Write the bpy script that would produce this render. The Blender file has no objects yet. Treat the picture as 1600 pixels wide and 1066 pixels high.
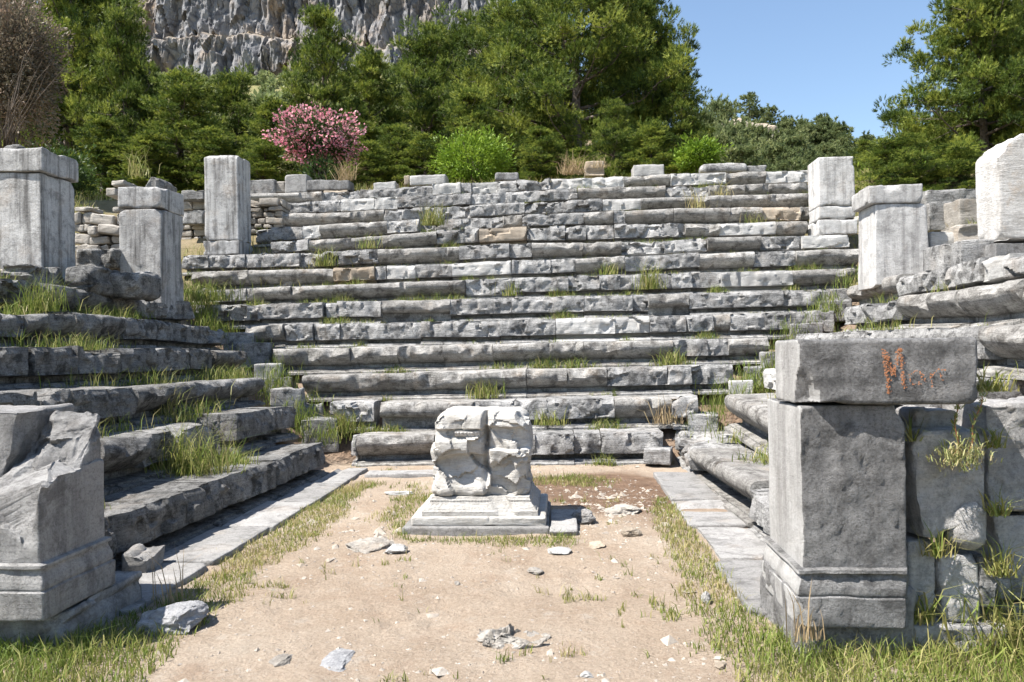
import bpy, math
import numpy as np
from mathutils import Matrix, Vector

S = bpy.context.scene
COL = S.collection
rad = math.radians

# ------------------------------------------------------------------ camera
CAM = np.array([0.0, 0.0, 1.6])
FPX = 1200.0                               # focal length in pixels of a 1600 wide picture
def _basis():
    fwd = np.array([877 - 800, 533 - 543.5, -FPX]); fwd /= np.linalg.norm(fwd)
    up = np.array([-0.017, 1.0, 0.0]); up -= fwd * up.dot(fwd); up /= np.linalg.norm(up)
    right = np.cross(fwd, up)
    return np.array([right, fwd, up])      # rows: world axes in camera space
BAS = _basis()
cam_d = bpy.data.cameras.new('camera'); cam = bpy.data.objects.new('camera', cam_d); COL.objects.link(cam)
cam_d.sensor_width = 36; cam_d.lens = 36 * FPX / 1600; cam_d.clip_start = 0.05; cam_d.clip_end = 5000
M4 = Matrix.Identity(4)
for r in range(3):
    for c in range(3): M4[r][c] = BAS[r][c]
    M4[r][3] = CAM[r]
cam.matrix_world = M4
S.camera = cam

# ------------------------------------------------------------------ sky, sun, exposure
SUN = np.array([-0.58, -0.25, 1.0]); SUN /= np.linalg.norm(SUN)
W = bpy.data.worlds.new('World'); S.world = W; W.use_nodes = True
nt = W.node_tree; nt.nodes.clear()
sky = nt.nodes.new('ShaderNodeTexSky'); sky.sky_type = 'NISHITA'; sky.sun_disc = False
sky.sun_elevation = math.asin(SUN[2]); sky.sun_rotation = math.atan2(SUN[0], SUN[1]) % (2 * math.pi)
sky.air_density = 1.15; sky.dust_density = 0.5; sky.ozone_density = 1.6; sky.altitude = 100
bg = nt.nodes.new('ShaderNodeBackground'); bg.inputs[1].default_value = 0.085
wo = nt.nodes.new('ShaderNodeOutputWorld')
nt.links.new(sky.outputs[0], bg.inputs[0]); nt.links.new(bg.outputs[0], wo.inputs[0])
sd = bpy.data.lights.new('sun', 'SUN'); sd.energy = 5.0; sd.angle = rad(0.5); sd.color = (1.0, 0.95, 0.88)
so = bpy.data.objects.new('sun', sd); COL.objects.link(so)
so.rotation_euler = Vector(SUN).to_track_quat('Z', 'Y').to_euler(); so.location = (-20, -12, 40)
S.view_settings.view_transform = 'Standard'; S.view_settings.look = 'None'
S.view_settings.exposure = 1.32; S.view_settings.gamma = 1
S.cycles.max_bounces = 5; S.cycles.diffuse_bounces = 3; S.cycles.transparent_max_bounces = 4

# ------------------------------------------------------------------ pixel -> place helpers (for measuring only)
def ray(px, py):
    v = np.array([px - 800.0, 533.0 - py, -FPX])
    return BAS @ v
def atY(px, py, Y):
    d = ray(px, py); return CAM + d * (Y - CAM[1]) / d[1]
def atX(px, py, X):
    d = ray(px, py); return CAM + d * (X - CAM[0]) / d[0]
def atZ(px, py, z):
    d = ray(px, py); return CAM + d * (z - CAM[2]) / d[2]
def atP(px, py, p0, n):
    d = ray(px, py); n = np.array(n, float)
    return CAM + d * (np.dot(np.array(p0) - CAM, n) / d.dot(n))

# ------------------------------------------------------------------ noise
def _h(ix, iy, iz, seed):
    h = (ix.astype(np.int64) * 73856093) ^ (iy.astype(np.int64) * 19349663) ^ (iz.astype(np.int64) * 83492791) ^ (int(seed) * 2654435761 & 0x7fffffff)
    h = (h & 0xffffffff).astype(np.uint32)
    h ^= h >> np.uint32(15); h = h * np.uint32(2246822519); h ^= h >> np.uint32(13); h = h * np.uint32(3266489917); h ^= h >> np.uint32(16)
    return h.astype(np.float64) / 2147483647.5 - 1.0
def vnoise(P, seed=0):
    P = np.asarray(P, float); I = np.floor(P); f = P - I; f = f * f * f * (f * (f * 6 - 15) + 10)
    x, y, z = I[:, 0], I[:, 1], I[:, 2]; u, v, w = f[:, 0], f[:, 1], f[:, 2]
    def L(a, b, t): return a + (b - a) * t
    c = lambda i, j, k: _h(x + i, y + j, z + k, seed)
    return L(L(L(c(0,0,0), c(1,0,0), u), L(c(0,1,0), c(1,1,0), u), v), L(L(c(0,0,1), c(1,0,1), u), L(c(0,1,1), c(1,1,1), u), v), w)
def fbm(P, seed=0, octv=4, gain=0.5):
    P = np.asarray(P, float); a = 1.0; s = 0; t = 0
    for o in range(octv):
        s = s + a * vnoise(P * (2.03 ** o) + 17.3 * o, seed + o * 31); t += a; a *= gain
    return s / t
def fbm2(x, y, seed=0, octv=4, gain=0.5):
    return fbm(np.stack([np.ravel(x), np.ravel(y), np.zeros(np.size(x))], 1), seed, octv, gain).reshape(np.shape(x))
def sstep(a, b, x):
    t = np.clip((np.asarray(x, float) - a) / (b - a), 0, 1); return t * t * (3 - 2 * t)

# ------------------------------------------------------------------ mesh helpers
def make_mesh(name, V, F, mat=None, tint=None, sharp=None, smooth=True):
    """F: an array (n,k) or a list of such arrays."""
    if not isinstance(F, list): F = [F]
    F = [np.asarray(f, np.int32) for f in F if len(f)]
    me = bpy.data.meshes.new(name)
    V = np.asarray(V, np.float32)
    me.vertices.add(len(V)); me.vertices.foreach_set('co', V.ravel())
    loops = np.concatenate([f.ravel() for f in F]); tot = np.concatenate([np.full(len(f), f.shape[1], np.int32) for f in F])
    st = np.concatenate([[0], np.cumsum(tot)[:-1]]).astype(np.int32)
    me.loops.add(len(loops)); me.loops.foreach_set('vertex_index', loops)
    me.polygons.add(len(tot)); me.polygons.foreach_set('loop_start', st); me.polygons.foreach_set('loop_total', tot)
    me.polygons.foreach_set('use_smooth', np.full(len(tot), bool(smooth)))
    if tint is not None:
        a = me.attributes.new('tint', 'FLOAT', 'POINT'); a.data.foreach_set('value', np.asarray(tint, np.float32))
    me.update(calc_edges=True)
    if sharp: me.set_sharp_from_angle(angle=rad(sharp))
    if mat: me.materials.append(mat)
    return me
def link(name, me, parent=None, loc=(0, 0, 0), rot=(0, 0, 0), scale=(1, 1, 1)):
    o = bpy.data.objects.new(name, me); COL.objects.link(o)
    o.location = tuple(map(float, loc)); o.rotation_euler = tuple(map(float, rot)); o.scale = scale
    if parent: o.parent = parent
    return o
def tag(o, label=None, cat=None, group=None, kind=None):
    if label: o['label'] = label
    if cat: o['category'] = cat
    if group: o['group'] = group
    if kind: o['kind'] = kind
    return o
def empty(name, loc, label, cat, group=None, rot=(0, 0, 0), scale=(1, 1, 1)):
    o = link(name, None, None, loc, rot, scale); o.empty_display_size = 0.2
    return tag(o, label, cat, group)
def stations(L, step, edge=0.02):
    n = max(2, int(round(L / step)) + 1)
    s = list(np.linspace(0, L, n))
    if edge and L > edge * 3: s += [edge * 0.35, edge, L - edge * 0.35, L - edge]
    return np.unique(np.round(s, 5))
def gbox(xs, ys, zs):
    xs, ys, zs = map(lambda a: np.asarray(a, float), (xs, ys, zs)); nx, ny, nz = len(xs), len(ys), len(zs)
    I, J, K = np.meshgrid(np.arange(nx), np.arange(ny), np.arange(nz), indexing='ij')
    m = (I == 0) | (I == nx - 1) | (J == 0) | (J == ny - 1) | (K == 0) | (K == nz - 1)
    ids = -np.ones(m.shape, np.int64); ids[m] = np.arange(m.sum())
    V = np.stack([xs[I[m]], ys[J[m]], zs[K[m]]], 1)
    def q(A, flip):
        f = np.stack([A[:-1, :-1], A[1:, :-1], A[1:, 1:], A[:-1, 1:]], -1).reshape(-1, 4)
        return f[:, ::-1] if flip else f
    F = np.concatenate([q(ids[:, :, 0], True), q(ids[:, :, -1], False), q(ids[:, 0, :], False), q(ids[:, -1, :], True),
                        q(ids[0, :, :], True), q(ids[-1, :, :], False)])
    return V, F
def vecnoise(V, freq, amp, seed, octv=3):
    P = V * freq
    return np.stack([fbm(P + 11.1, seed, octv), fbm(P + 47.7, seed + 5, octv), fbm(P + 91.3, seed + 9, octv)], 1) * amp
def facets(V, cell, amp, tilt, seed):
    """fracture relief: every voronoi cell is a small tilted flat of its own"""
    rng = np.random.RandomState(seed)
    lo, hi = V.min(0) - cell * .5, V.max(0) + cell * .5
    n = max(3, int(np.prod(np.maximum((hi - lo) / cell, 1))))
    n = min(n, 1300)
    s = lo + rng.rand(n, 3) * (hi - lo); a = rng.uniform(-1, 1, n) * amp; b = rng.normal(0, tilt, (n, 3))
    W_ = V + vecnoise(V, 1.2 / cell, cell * .25, seed + 3, 2)
    best = np.full(len(V), 1e9); idx = np.zeros(len(V), int)
    for i in range(n):
        d = ((W_ - s[i]) ** 2).sum(1); k = d < best; best[k] = d[k]; idx[k] = i
    return a[idx] + ((V - s[idx]) * b[idx]).sum(1)
def cut(V, p, n, seed=0, rough=0.012, freq=7.0):
    n = np.array(n, float); n /= np.linalg.norm(n)
    s = (V - np.array(p)) @ n
    if rough: s = s + fbm(V * freq, seed, 3) * rough
    return V - np.maximum(s, 0)[:, None] * n
def rounded(V, half, r):
    half = np.asarray(half); c = np.clip(V, -half + r, half - r); d = V - c
    l = np.linalg.norm(d, axis=1); l[l < 1e-9] = 1
    k = np.where(l > r, r / l, 1.0)
    return c + d * k[:, None]
def block(L, D, H, step=0.05, r=0.015, n_chip=5, chip=0.05, amp=0.006, seed=0, fac=0.0, fcell=0.2, taper=0.0, zoff=None):
    """a stone block centred in x,y, standing on z=0; zoff(z01)->(dx,dy) grows the sides (mouldings)"""
    rng = np.random.RandomState(seed)
    xs = stations(L, step, r) - L / 2; ys = stations(D, step, r) - D / 2; zs = stations(H, step, r) - H / 2
    V, F = gbox(xs, ys, zs)
    T = V.copy(); V = rounded(V, (L / 2, D / 2, H / 2), r)
    if taper:
        k = 1 - taper * (V[:, 2] / H + .5); V[:, 0] *= k; V[:, 1] *= k
    if fac:
        nrm = V / np.array([L / 2, D / 2, H / 2]); big = np.abs(nrm).argmax(1)
        dirv = np.zeros_like(V); dirv[np.arange(len(V)), big] = np.sign(nrm[np.arange(len(V)), big])
        V = V + dirv * np.clip(facets(V, fcell, fac, fac * 2.2, seed + 7), -2 * fac, fac)[:, None]
    for i in range(n_chip):
        sg = rng.choice([-1, 1], 3).astype(float); w = rng.rand(3) ** 1.5; w[rng.randint(3)] *= rng.choice([0.05, 1]); w /= np.linalg.norm(w)
        n = sg * w; p = sg * np.array([L, D, H]) / 2
        c = chip * rng.uniform(.3, 1)
        if rng.rand() < .65:                       # an edge chip of limited length
            ax = rng.randint(3); n[ax] = 0
            if np.linalg.norm(n) < .2: continue
            n /= np.linalg.norm(n); c0 = p[ax] * rng.uniform(-.9, .9); ww = rng.uniform(.05, .3) * max(.25, [L, D, H][ax])
            s_ = np.maximum(V @ n - (p @ n - c * .7) + fbm(V * 9, seed + i, 3) * .3 * c, 0) * sstep(ww, ww * .5, np.abs(V[:, ax] - c0))
            V = V - s_[:, None] * n
        else:
            n = sg * rng.uniform(.4, 1, 3); n /= np.linalg.norm(n)
            V = cut(V, n * (p @ n - c), n, seed + i, 0.3 * c, 9)
    V = V + vecnoise(V, 5, amp, seed, 3) + vecnoise(V, 1.3, amp * 1.5, seed + 50, 2)
    V[:, 2] += H / 2
    return V, F
def rock(size, seed, n=13, cuts=9, amp=0.05):
    rng = np.random.RandomState(seed); g = np.linspace(-1, 1, n)
    V, F = gbox(g, g, g); V = V / np.linalg.norm(V, axis=1)[:, None]
    for i in range(cuts):
        d = rng.normal(size=3); d /= np.linalg.norm(d); V = cut(V, d * rng.uniform(.6, .88), d, seed + i, .1, 3)
    V = V + vecnoise(V, 1.6, amp * 2, seed, 3) + vecnoise(V, 5, amp * .7, seed + 20, 3)
    return V * np.asarray(size) / 2, F
def tube(P, R, n=6):
    P = np.asarray(P, float); R = np.asarray(R, float); m = len(P)
    T = np.gradient(P, axis=0); T /= np.linalg.norm(T, axis=1)[:, None] + 1e-9
    ref = np.where(np.abs(T[:, 2:3]) > .9, np.array([[1., 0, 0]]), np.array([[0, 0, 1.]]))
    A = np.cross(T, ref); A /= np.linalg.norm(A, axis=1)[:, None] + 1e-9; B = np.cross(T, A)
    th = np.arange(n) * 2 * np.pi / n
    V = (P[:, None] + R[:, None, None] * (A[:, None] * np.cos(th)[None, :, None] + B[:, None] * np.sin(th)[None, :, None])).reshape(-1, 3)
    i = np.arange(m - 1)[:, None] * n; j = np.arange(n)[None]; k = (j + 1) % n
    F = np.stack([i + j, i + k, i + n + k, i + n + j], -1).reshape(-1, 4)
    return V, F
def join(parts):
    Vs, Fs, o = [], [], 0
    for V, F in parts:
        Vs.append(V); Fs.append(F + o); o += len(V)
    return np.concatenate(Vs), np.concatenate(Fs)

# ------------------------------------------------------------------ materials
def newmat(name):
    m = bpy.data.materials.new(name); m.use_nodes = True; t = m.node_tree; t.nodes.clear()
    out = t.nodes.new('ShaderNodeOutputMaterial'); return m, t, out
def N(t, typ, **kw):
    n = t.nodes.new(typ)
    for k, v in kw.items():
        if k in n.inputs: n.inputs[k].default_value = v
        else: setattr(n, k, v)
    return n
def ramp(t, src, stops):
    r = t.nodes.new('ShaderNodeValToRGB'); e = r.color_ramp.elements
    while len(e) > 1: e.remove(e[-1])
    for i, (p, c) in enumerate(stops):
        if i == 0: e[0].position = p; x = e[0]
        else: x = e.new(p)
        x.color = (c[0], c[1], c[2], 1) if not isinstance(c, (int, float)) else (c, c, c, 1)
    t.links.new(src, r.inputs[0]); return r
def mixc(t, fac, a, b, mode='MIX'):
    m = t.nodes.new('ShaderNodeMix'); m.data_type = 'RGBA'; m.blend_type = mode
    for s, i in ((fac, 0), (a, 6), (b, 7)):
        if isinstance(s, (int, float)): m.inputs[i].default_value = s
        elif isinstance(s, tuple): m.inputs[i].default_value = (*s, 1)
        else: t.links.new(s, m.inputs[i])
    return m.outputs[2]
def stone(name, light, mid, dark, lichen=0.5, streak=0.4, warm=0.15, bump=0.6, scale=1.0, pit=1.0, veins=0.3, grain=.7):
    light, mid, dark = [tuple(.70 * v for v in c_) for c_ in (light, mid, dark)]
    m, t, out = newmat(name); lk = t.links.new
    tc = N(t, 'ShaderNodeTexCoord'); oi = N(t, 'ShaderNodeObjectInfo')
    mul = N(t, 'ShaderNodeVectorMath', operation='SCALE'); comb = N(t, 'ShaderNodeCombineXYZ')
    lk(oi.outputs['Random'], comb.inputs[0]); lk(oi.outputs['Random'], comb.inputs[1]); lk(comb.outputs[0], mul.inputs[0]); mul.inputs['Scale'].default_value = 57.0
    add = N(t, 'ShaderNodeVectorMath', operation='ADD'); lk(tc.outputs['Object'], add.inputs[0]); lk(mul.outputs[0], add.inputs[1])
    P = add.outputs[0]
    def noise(sc, det=6, rough=.6, stretch=None, dist=0.0):
        n = N(t, 'ShaderNodeTexNoise', Scale=sc * scale, Detail=det, Roughness=rough, Distortion=dist)
        if stretch:
            mp = N(t, 'ShaderNodeMapping'); mp.inputs['Scale'].default_value = stretch; lk(P, mp.inputs[0]); lk(mp.outputs[0], n.inputs['Vector'])
        else: lk(P, n.inputs['Vector'])
        return n.outputs['Fac']
    base = ramp(t, noise(2.6, 9, .68), [(.30, mid), (.52, tuple((a + b) / 2 for a, b in zip(mid, light))), (.70, light)]).outputs[0]
    # dark lichen blotches and speckles
    lm = ramp(t, noise(5.0, 10, .74, None, .4), [(.50, 0), (.60, 1)]).outputs[0]
    sc_ = N(t, 'ShaderNodeMath', operation='MULTIPLY'); lk(lm, sc_.inputs[0]); sc_.inputs[1].default_value = lichen
    c = mixc(t, sc_.outputs[0], base, dark)
    sp = ramp(t, noise(58, 5, .8), [(.50, 0), (.60, 1)]).outputs[0]
    s2 = N(t, 'ShaderNodeMath', operation='MULTIPLY'); lk(sp, s2.inputs[0]); s2.inputs[1].default_value = lichen * .75
    c = mixc(t, s2.outputs[0], c, dark)
    # rain streaks, running down
    st = ramp(t, noise(9, 6, .62, (1, 1, .07)), [(.47, 0), (.66, 1)]).outputs[0]
    s3 = N(t, 'ShaderNodeMath', operation='MULTIPLY'); lk(st, s3.inputs[0]); s3.inputs[1].default_value = streak
    c = mixc(t, s3.outputs[0], c, dark)
    # white bleached patches
    wp = ramp(t, noise(3.7, 7, .7), [(.56, 0), (.66, 1)]).outputs[0]
    s4 = N(t, 'ShaderNodeMath', operation='MULTIPLY'); lk(wp, s4.inputs[0]); s4.inputs[1].default_value = .55
    c = mixc(t, s4.outputs[0], c, light)
    wr = ramp(t, noise(1.9, 6, .65), [(.55, 0), (.72, 1)]).outputs[0]
    s5 = N(t, 'ShaderNodeMath', operation='MULTIPLY'); lk(wr, s5.inputs[0]); s5.inputs[1].default_value = warm
    c = mixc(t, s5.outputs[0], c, (.42, .29, .17))
    # grain of the marble
    vn = ramp(t, noise(7, 5, .6, (.25, .6, 2.6), 1.2), [(.44, 0), (.50, 1), (.56, 0)]).outputs[0]
    s6 = N(t, 'ShaderNodeMath', operation='MULTIPLY'); lk(vn, s6.inputs[0]); s6.inputs[1].default_value = veins
    c = mixc(t, s6.outputs[0], c, dark)
    # block to block
    hv = N(t, 'ShaderNodeMapRange'); lk(oi.outputs['Random'], hv.inputs[0]); hv.inputs[3].default_value = .82; hv.inputs[4].default_value = 1.14
    hs = N(t, 'ShaderNodeHueSaturation'); lk(hv.outputs[0], hs.inputs['Value']); lk(c, hs.inputs['Color'])
    b = N(t, 'ShaderNodeBsdfPrincipled', Roughness=.9); b.inputs['Specular IOR Level'].default_value = .2
    lk(hs.outputs[0], b.inputs['Base Color'])
    b1 = N(t, 'ShaderNodeBump', Strength=bump, Distance=.03); lk(noise(12, 8, .72), b1.inputs['Height'])
    b2 = N(t, 'ShaderNodeBump', Strength=min(1.0, bump * pit), Distance=.016 * pit); lk(noise(64, 6, .78), b2.inputs['Height']); lk(b1.outputs[0], b2.inputs['Normal'])
    b3 = N(t, 'ShaderNodeBump', Strength=bump * grain, Distance=.03); lk(noise(9, 6, .62, (.3, .6, 2.4), 1.0), b3.inputs['Height']); lk(b2.outputs[0], b3.inputs['Normal'])
    lk(b3.outputs[0], b.inputs['Normal']); lk(b.outputs[0], out.inputs[0])
    return m
M = {}
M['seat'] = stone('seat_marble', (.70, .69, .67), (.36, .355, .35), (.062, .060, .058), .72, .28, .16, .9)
M['shady'] = stone('lichened_shady_marble', (.58, .57, .55), (.25, .245, .235), (.045, .043, .04), .8, .45, .14, 1.0)  # darker copy of the seat marble: lichen plus left-row shade in its colour
M['crust'] = stone('crusted_marble', (.72, .70, .66), (.31, .295, .275), (.055, .048, .042), .66, .22, .25, .9)
M['pillar_pale'] = stone('bleached_pillar', (.90, .885, .86), (.68, .665, .645), (.17, .16, .155), .35, .55, .16, .7, 1.0, 1.2, .10, .12)
M['stained'] = stone('stained_marble', (.92, .90, .87), (.72, .70, .67), (.24, .21, .18), .3, .25, .95, .8)
M['pale'] = stone('pale_marble', (.74, .73, .70), (.54, .53, .51), (.22, .21, .20), .25, .15, .14)
M['tan'] = stone('tan_stone', (.62, .54, .44), (.45, .37, .28), (.18, .15, .12), .35, .15, .4)
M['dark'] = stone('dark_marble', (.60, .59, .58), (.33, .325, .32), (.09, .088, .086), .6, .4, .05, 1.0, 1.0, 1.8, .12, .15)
M['pale_side'] = stone('pale_side_marble', (.80, .79, .77), (.62, .61, .59), (.26, .25, .24), .25, .5, .05, .8, 1.0, 1.2, .1, .15)  # paler stone for the left faces of the right pier and its cap
M['pier'] = stone('pier_marble', (.70, .685, .665), (.46, .45, .44), (.13, .125, .12), .5, .45, .10, 1.0, 1.0, 1.4, .15, .25)
M['mid'] = stone('wall_marble', (.95, .925, .895), (.74, .72, .70), (.20, .195, .19), .45, .25, .12, 1.0, 1.0, 1.4, .15, .2)
M['pillar'] = stone('pillar_marble', (.82, .81, .79), (.58, .57, .56), (.10, .095, .09), .45, .8, .22, .7, 1.0, 1.2, .12, .12)
M['altar'] = stone('altar_marble', (.80, .785, .75), (.62, .60, .56), (.30, .27, .23), .3, .2, .3, .7)
M['slab'] = stone('paving_stone', (.62, .605, .585), (.44, .43, .415), (.16, .155, .15), .5, 0, .2, .7, 1.0, 1.3, .15, .2)
M['boulder'] = stone('boulder_stone', (.72, .72, .73), (.50, .50, .51), (.20, .20, .21), .4, .1, .12, 1.0)
M['pebble'] = stone('pebbles', (.66, .60, .52), (.50, .43, .36), (.25, .21, .17), .3, 0, .4, .3)
M['rubble'] = stone('rubble_stone', (.64, .60, .54), (.44, .40, .35), (.17, .15, .13), .35, .1, .4, .8)

def foliage(name, stops, trans=.35, rough=.55):
    m, t, out = newmat(name); lk = t.links.new
    stops = [(p_, tuple(.82 * v for v in c_)) for p_, c_ in stops]
    a = N(t, 'ShaderNodeAttribute', attribute_name='tint'); c = ramp(t, a.outputs['Fac'], stops).outputs[0]
    d = N(t, 'ShaderNodeBsdfPrincipled', Roughness=rough); d.inputs['Specular IOR Level'].default_value = .25; lk(c, d.inputs['Base Color'])
    tr = N(t, 'ShaderNodeBsdfTranslucent'); lk(c, tr.inputs[0])
    mx = N(t, 'ShaderNodeMixShader'); mx.inputs[0].default_value = trans; lk(d.outputs[0], mx.inputs[1]); lk(tr.outputs[0], mx.inputs[2]); lk(mx.outputs[0], out.inputs[0])
    return m
M['pine'] = foliage('pine_needles', [(0, (.035, .065, .013)), (.5, (.135, .20, .032)), (1, (.42, .46, .085))], .33)
M['pine_far'] = foliage('far_pine_needles', [(0, (.10, .14, .06)), (.5, (.20, .245, .095)), (1, (.32, .35, .15))], .4)
M['grass'] = foliage('grass_blades', [(0, (.095, .155, .025)), (.4, (.20, .26, .048)), (.65, (.36, .345, .12)), (1, (.52, .42, .22))], .35)
M['straw'] = foliage('dry_grass', [(0, (.22, .20, .08)), (.5, (.38, .30, .15)), (1, (.48, .36, .22))], .3)
M['bush'] = foliage('bush_leaves', [(0, (.07, .14, .012)), (.5, (.18, .29, .025)), (1, (.34, .45, .06))])
M['olive'] = foliage('grey_leaves', [(0, (.09, .09, .055)), (.5, (.24, .20, .145)), (1, (.46, .33, .25))], .25)
M['oleander'] = foliage('oleander_leaves', [(0, (.03, .06, .018)), (1, (.09, .15, .04))])
M['petal'] = foliage('oleander_petals', [(0, (.68, .17, .27)), (.5, (.90, .38, .47)), (1, (.98, .64, .68))], .35)
M['weed'] = foliage('weed_leaves', [(0, (.16, .22, .06)), (.6, (.34, .36, .14)), (1, (.5, .40, .22))], .3)
M['stem'] = foliage('weed_stems', [(0, (.35, .12, .06)), (1, (.45, .25, .12))], .1)
def bark():
    m, t, out = newmat('bark'); tc = N(t, 'ShaderNodeTexCoord'); n = N(t, 'ShaderNodeTexNoise', Scale=6, Detail=8)
    t.links.new(tc.outputs['Object'], n.inputs['Vector']); c = ramp(t, n.outputs['Fac'], [(.35, (.05, .04, .032)), (.65, (.17, .135, .11))])
    b = N(t, 'ShaderNodeBsdfPrincipled', Roughness=.95); bp = N(t, 'ShaderNodeBump', Strength=.8, Distance=.05); t.links.new(n.outputs['Fac'], bp.inputs['Height'])
    t.links.new(c.outputs[0], b.inputs['Base Color']); t.links.new(bp.outputs[0], b.inputs['Normal']); t.links.new(b.outputs[0], out.inputs[0]); return m
M['bark'] = bark()
def paint():
    m, t, out = newmat('rusty_paint'); b = N(t, 'ShaderNodeBsdfPrincipled', Roughness=.9); b.inputs['Base Color'].default_value = (.30, .125, .055, 1); t.links.new(b.outputs[0], out.inputs[0]); return m
M['paint'] = paint()
def soil():
    m, t, out = newmat('sandy_soil'); lk = t.links.new
    tc = N(t, 'ShaderNodeTexCoord'); P = tc.outputs['Object']
    def noise(s, d=6, r=.6):
        n = N(t, 'ShaderNodeTexNoise', Scale=s, Detail=d, Roughness=r); lk(P, n.inputs['Vector']); return n.outputs['Fac']
    c = ramp(t, noise(.9, 8, .65), [(.3, (.30, .225, .16)), (.45, (.39, .31, .235)), (.58, (.45, .37, .29)), (.7, (.48, .42, .345))]).outputs[0]
    g = ramp(t, noise(60, 5, .75), [(.35, (.19, .145, .105)), (.55, (.38, .305, .235)), (.72, (.55, .49, .42))]).outputs[0]
    c = mixc(t, .42, c, g)
    red = ramp(t, noise(2.3, 9, .72), [(.52, 0), (.66, 1)]).outputs[0]
    mr = N(t, 'ShaderNodeMath', operation='MULTIPLY'); lk(red, mr.inputs[0]); mr.inputs[1].default_value = .38
    c = mixc(t, mr.outputs[0], c, (.27, .18, .12))
    wh = ramp(t, noise(3.4, 10, .75), [(.57, 0), (.66, 1)]).outputs[0]
    mw = N(t, 'ShaderNodeMath', operation='MULTIPLY'); lk(wh, mw.inputs[0]); mw.inputs[1].default_value = .5
    c = mixc(t, mw.outputs[0], c, (.47, .42, .36))
    at = N(t, 'ShaderNodeAttribute', attribute_name='tint')
    dirt = ramp(t, noise(9, 8, .7), [(.35, (.09, .05, .032)), (.6, (.18, .11, .07)), (.75, (.32, .25, .19))]).outputs[0]
    c = mixc(t, at.outputs['Fac'], c, dirt)
    aw = N(t, 'ShaderNodeAttribute', attribute_name='wild')
    wl = ramp(t, noise(1.6, 9, .75), [(.32, (.07, .085, .03)), (.5, (.15, .145, .06)), (.62, (.26, .21, .11)), (.75, (.38, .33, .26))]).outputs[0]
    c = mixc(t, aw.outputs['Fac'], c, wl)
    b = N(t, 'ShaderNodeBsdfPrincipled', Roughness=.95); b.inputs['Specular IOR Level'].default_value = .1; lk(c, b.inputs['Base Color'])
    b1 = N(t, 'ShaderNodeBump', Strength=1.0, Distance=.025); lk(noise(45, 6, .75), b1.inputs['Height'])
    b2 = N(t, 'ShaderNodeBump', Strength=.8, Distance=.05); lk(noise(14, 6, .7), b2.inputs['Height']); lk(b1.outputs[0], b2.inputs['Normal'])
    lk(b2.outputs[0], b.inputs['Normal']); lk(b.outputs[0], out.inputs[0]); return m
M['soil'] = soil()
def cliff():
    m, t, out = newmat('cliff_rock'); lk = t.links.new; tc = N(t, 'ShaderNodeTexCoord'); P = tc.outputs['Object']
    def noise(s, d=8, r=.65, st=(1, 1, 1), dist=0):
        mp = N(t, 'ShaderNodeMapping'); mp.inputs['Scale'].default_value = st; lk(P, mp.inputs[0])
        n = N(t, 'ShaderNodeTexNoise', Scale=s, Detail=d, Roughness=r, Distortion=dist); lk(mp.outputs[0], n.inputs['Vector']); return n.outputs['Fac']
    c = ramp(t, noise(.16, 12, .72, (1, 1, .6)), [(.32, (.145, .147, .155)), (.5, (.215, .215, .22)), (.7, (.29, .285, .28))]).outputs[0]
    o = ramp(t, noise(.035, 8, .7, (1, 1, .8)), [(.52, 0), (.68, 1)]).outputs[0]
    c = mixc(t, o, c, (.30, .225, .155))
    dk = ramp(t, noise(.5, 8, .7, (1, 1, .45), .3), [(.36, .8), (.46, 0)]).outputs[0]
    c = mixc(t, dk, c, (.09, .092, .105))
    for vs, vw, vf in ((.07, .05, .75), (.21, .06, .55)):
        mp = N(t, 'ShaderNodeMapping'); mp.inputs['Scale'].default_value = (1, .3, .55); lk(P, mp.inputs[0])
        wn = N(t, 'ShaderNodeTexNoise', Scale=.15, Detail=6); lk(mp.outputs[0], wn.inputs['Vector']); wa = N(t, 'ShaderNodeVectorMath', operation='MULTIPLY_ADD'); lk(wn.outputs['Color'], wa.inputs[0]); wa.inputs[1].default_value = (6, 6, 6); lk(mp.outputs[0], wa.inputs[2])
        vo = N(t, 'ShaderNodeTexVoronoi', feature='DISTANCE_TO_EDGE', Scale=vs); lk(wa.outputs[0], vo.inputs['Vector'])
        cr = ramp(t, vo.outputs['Distance'], [(0, vf), (vw, 0)]).outputs[0]
        c = mixc(t, cr, c, (.055, .056, .065))
    at = N(t, 'ShaderNodeAttribute', attribute_name='tint')
    sc = ramp(t, noise(.25, 8, .75), [(.35, (.20, .20, .12)), (.5, (.40, .30, .20)), (.65, (.46, .42, .37))]).outputs[0]
    c = mixc(t, at.outputs['Fac'], c, sc)
    b = N(t, 'ShaderNodeBsdfPrincipled', Roughness=.95); b.inputs['Specular IOR Level'].default_value = .1; lk(c, b.inputs['Base Color'])
    bp = N(t, 'ShaderNodeBump', Strength=.6, Distance=.8); lk(noise(.6, 10, .78, (1, 1, .4), .2), bp.inputs['Height'])
    b2 = N(t, 'ShaderNodeBump', Strength=.8, Distance=.6); lk(noise(1.3, 6, .7, (1, 1, .5)), b2.inputs['Height']); lk(bp.outputs[0], b2.inputs['Normal'])
    lk(b2.outputs[0], b.inputs['Normal']); lk(b.outputs[0], out.inputs[0]); return m
M['cliff'] = cliff()

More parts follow.
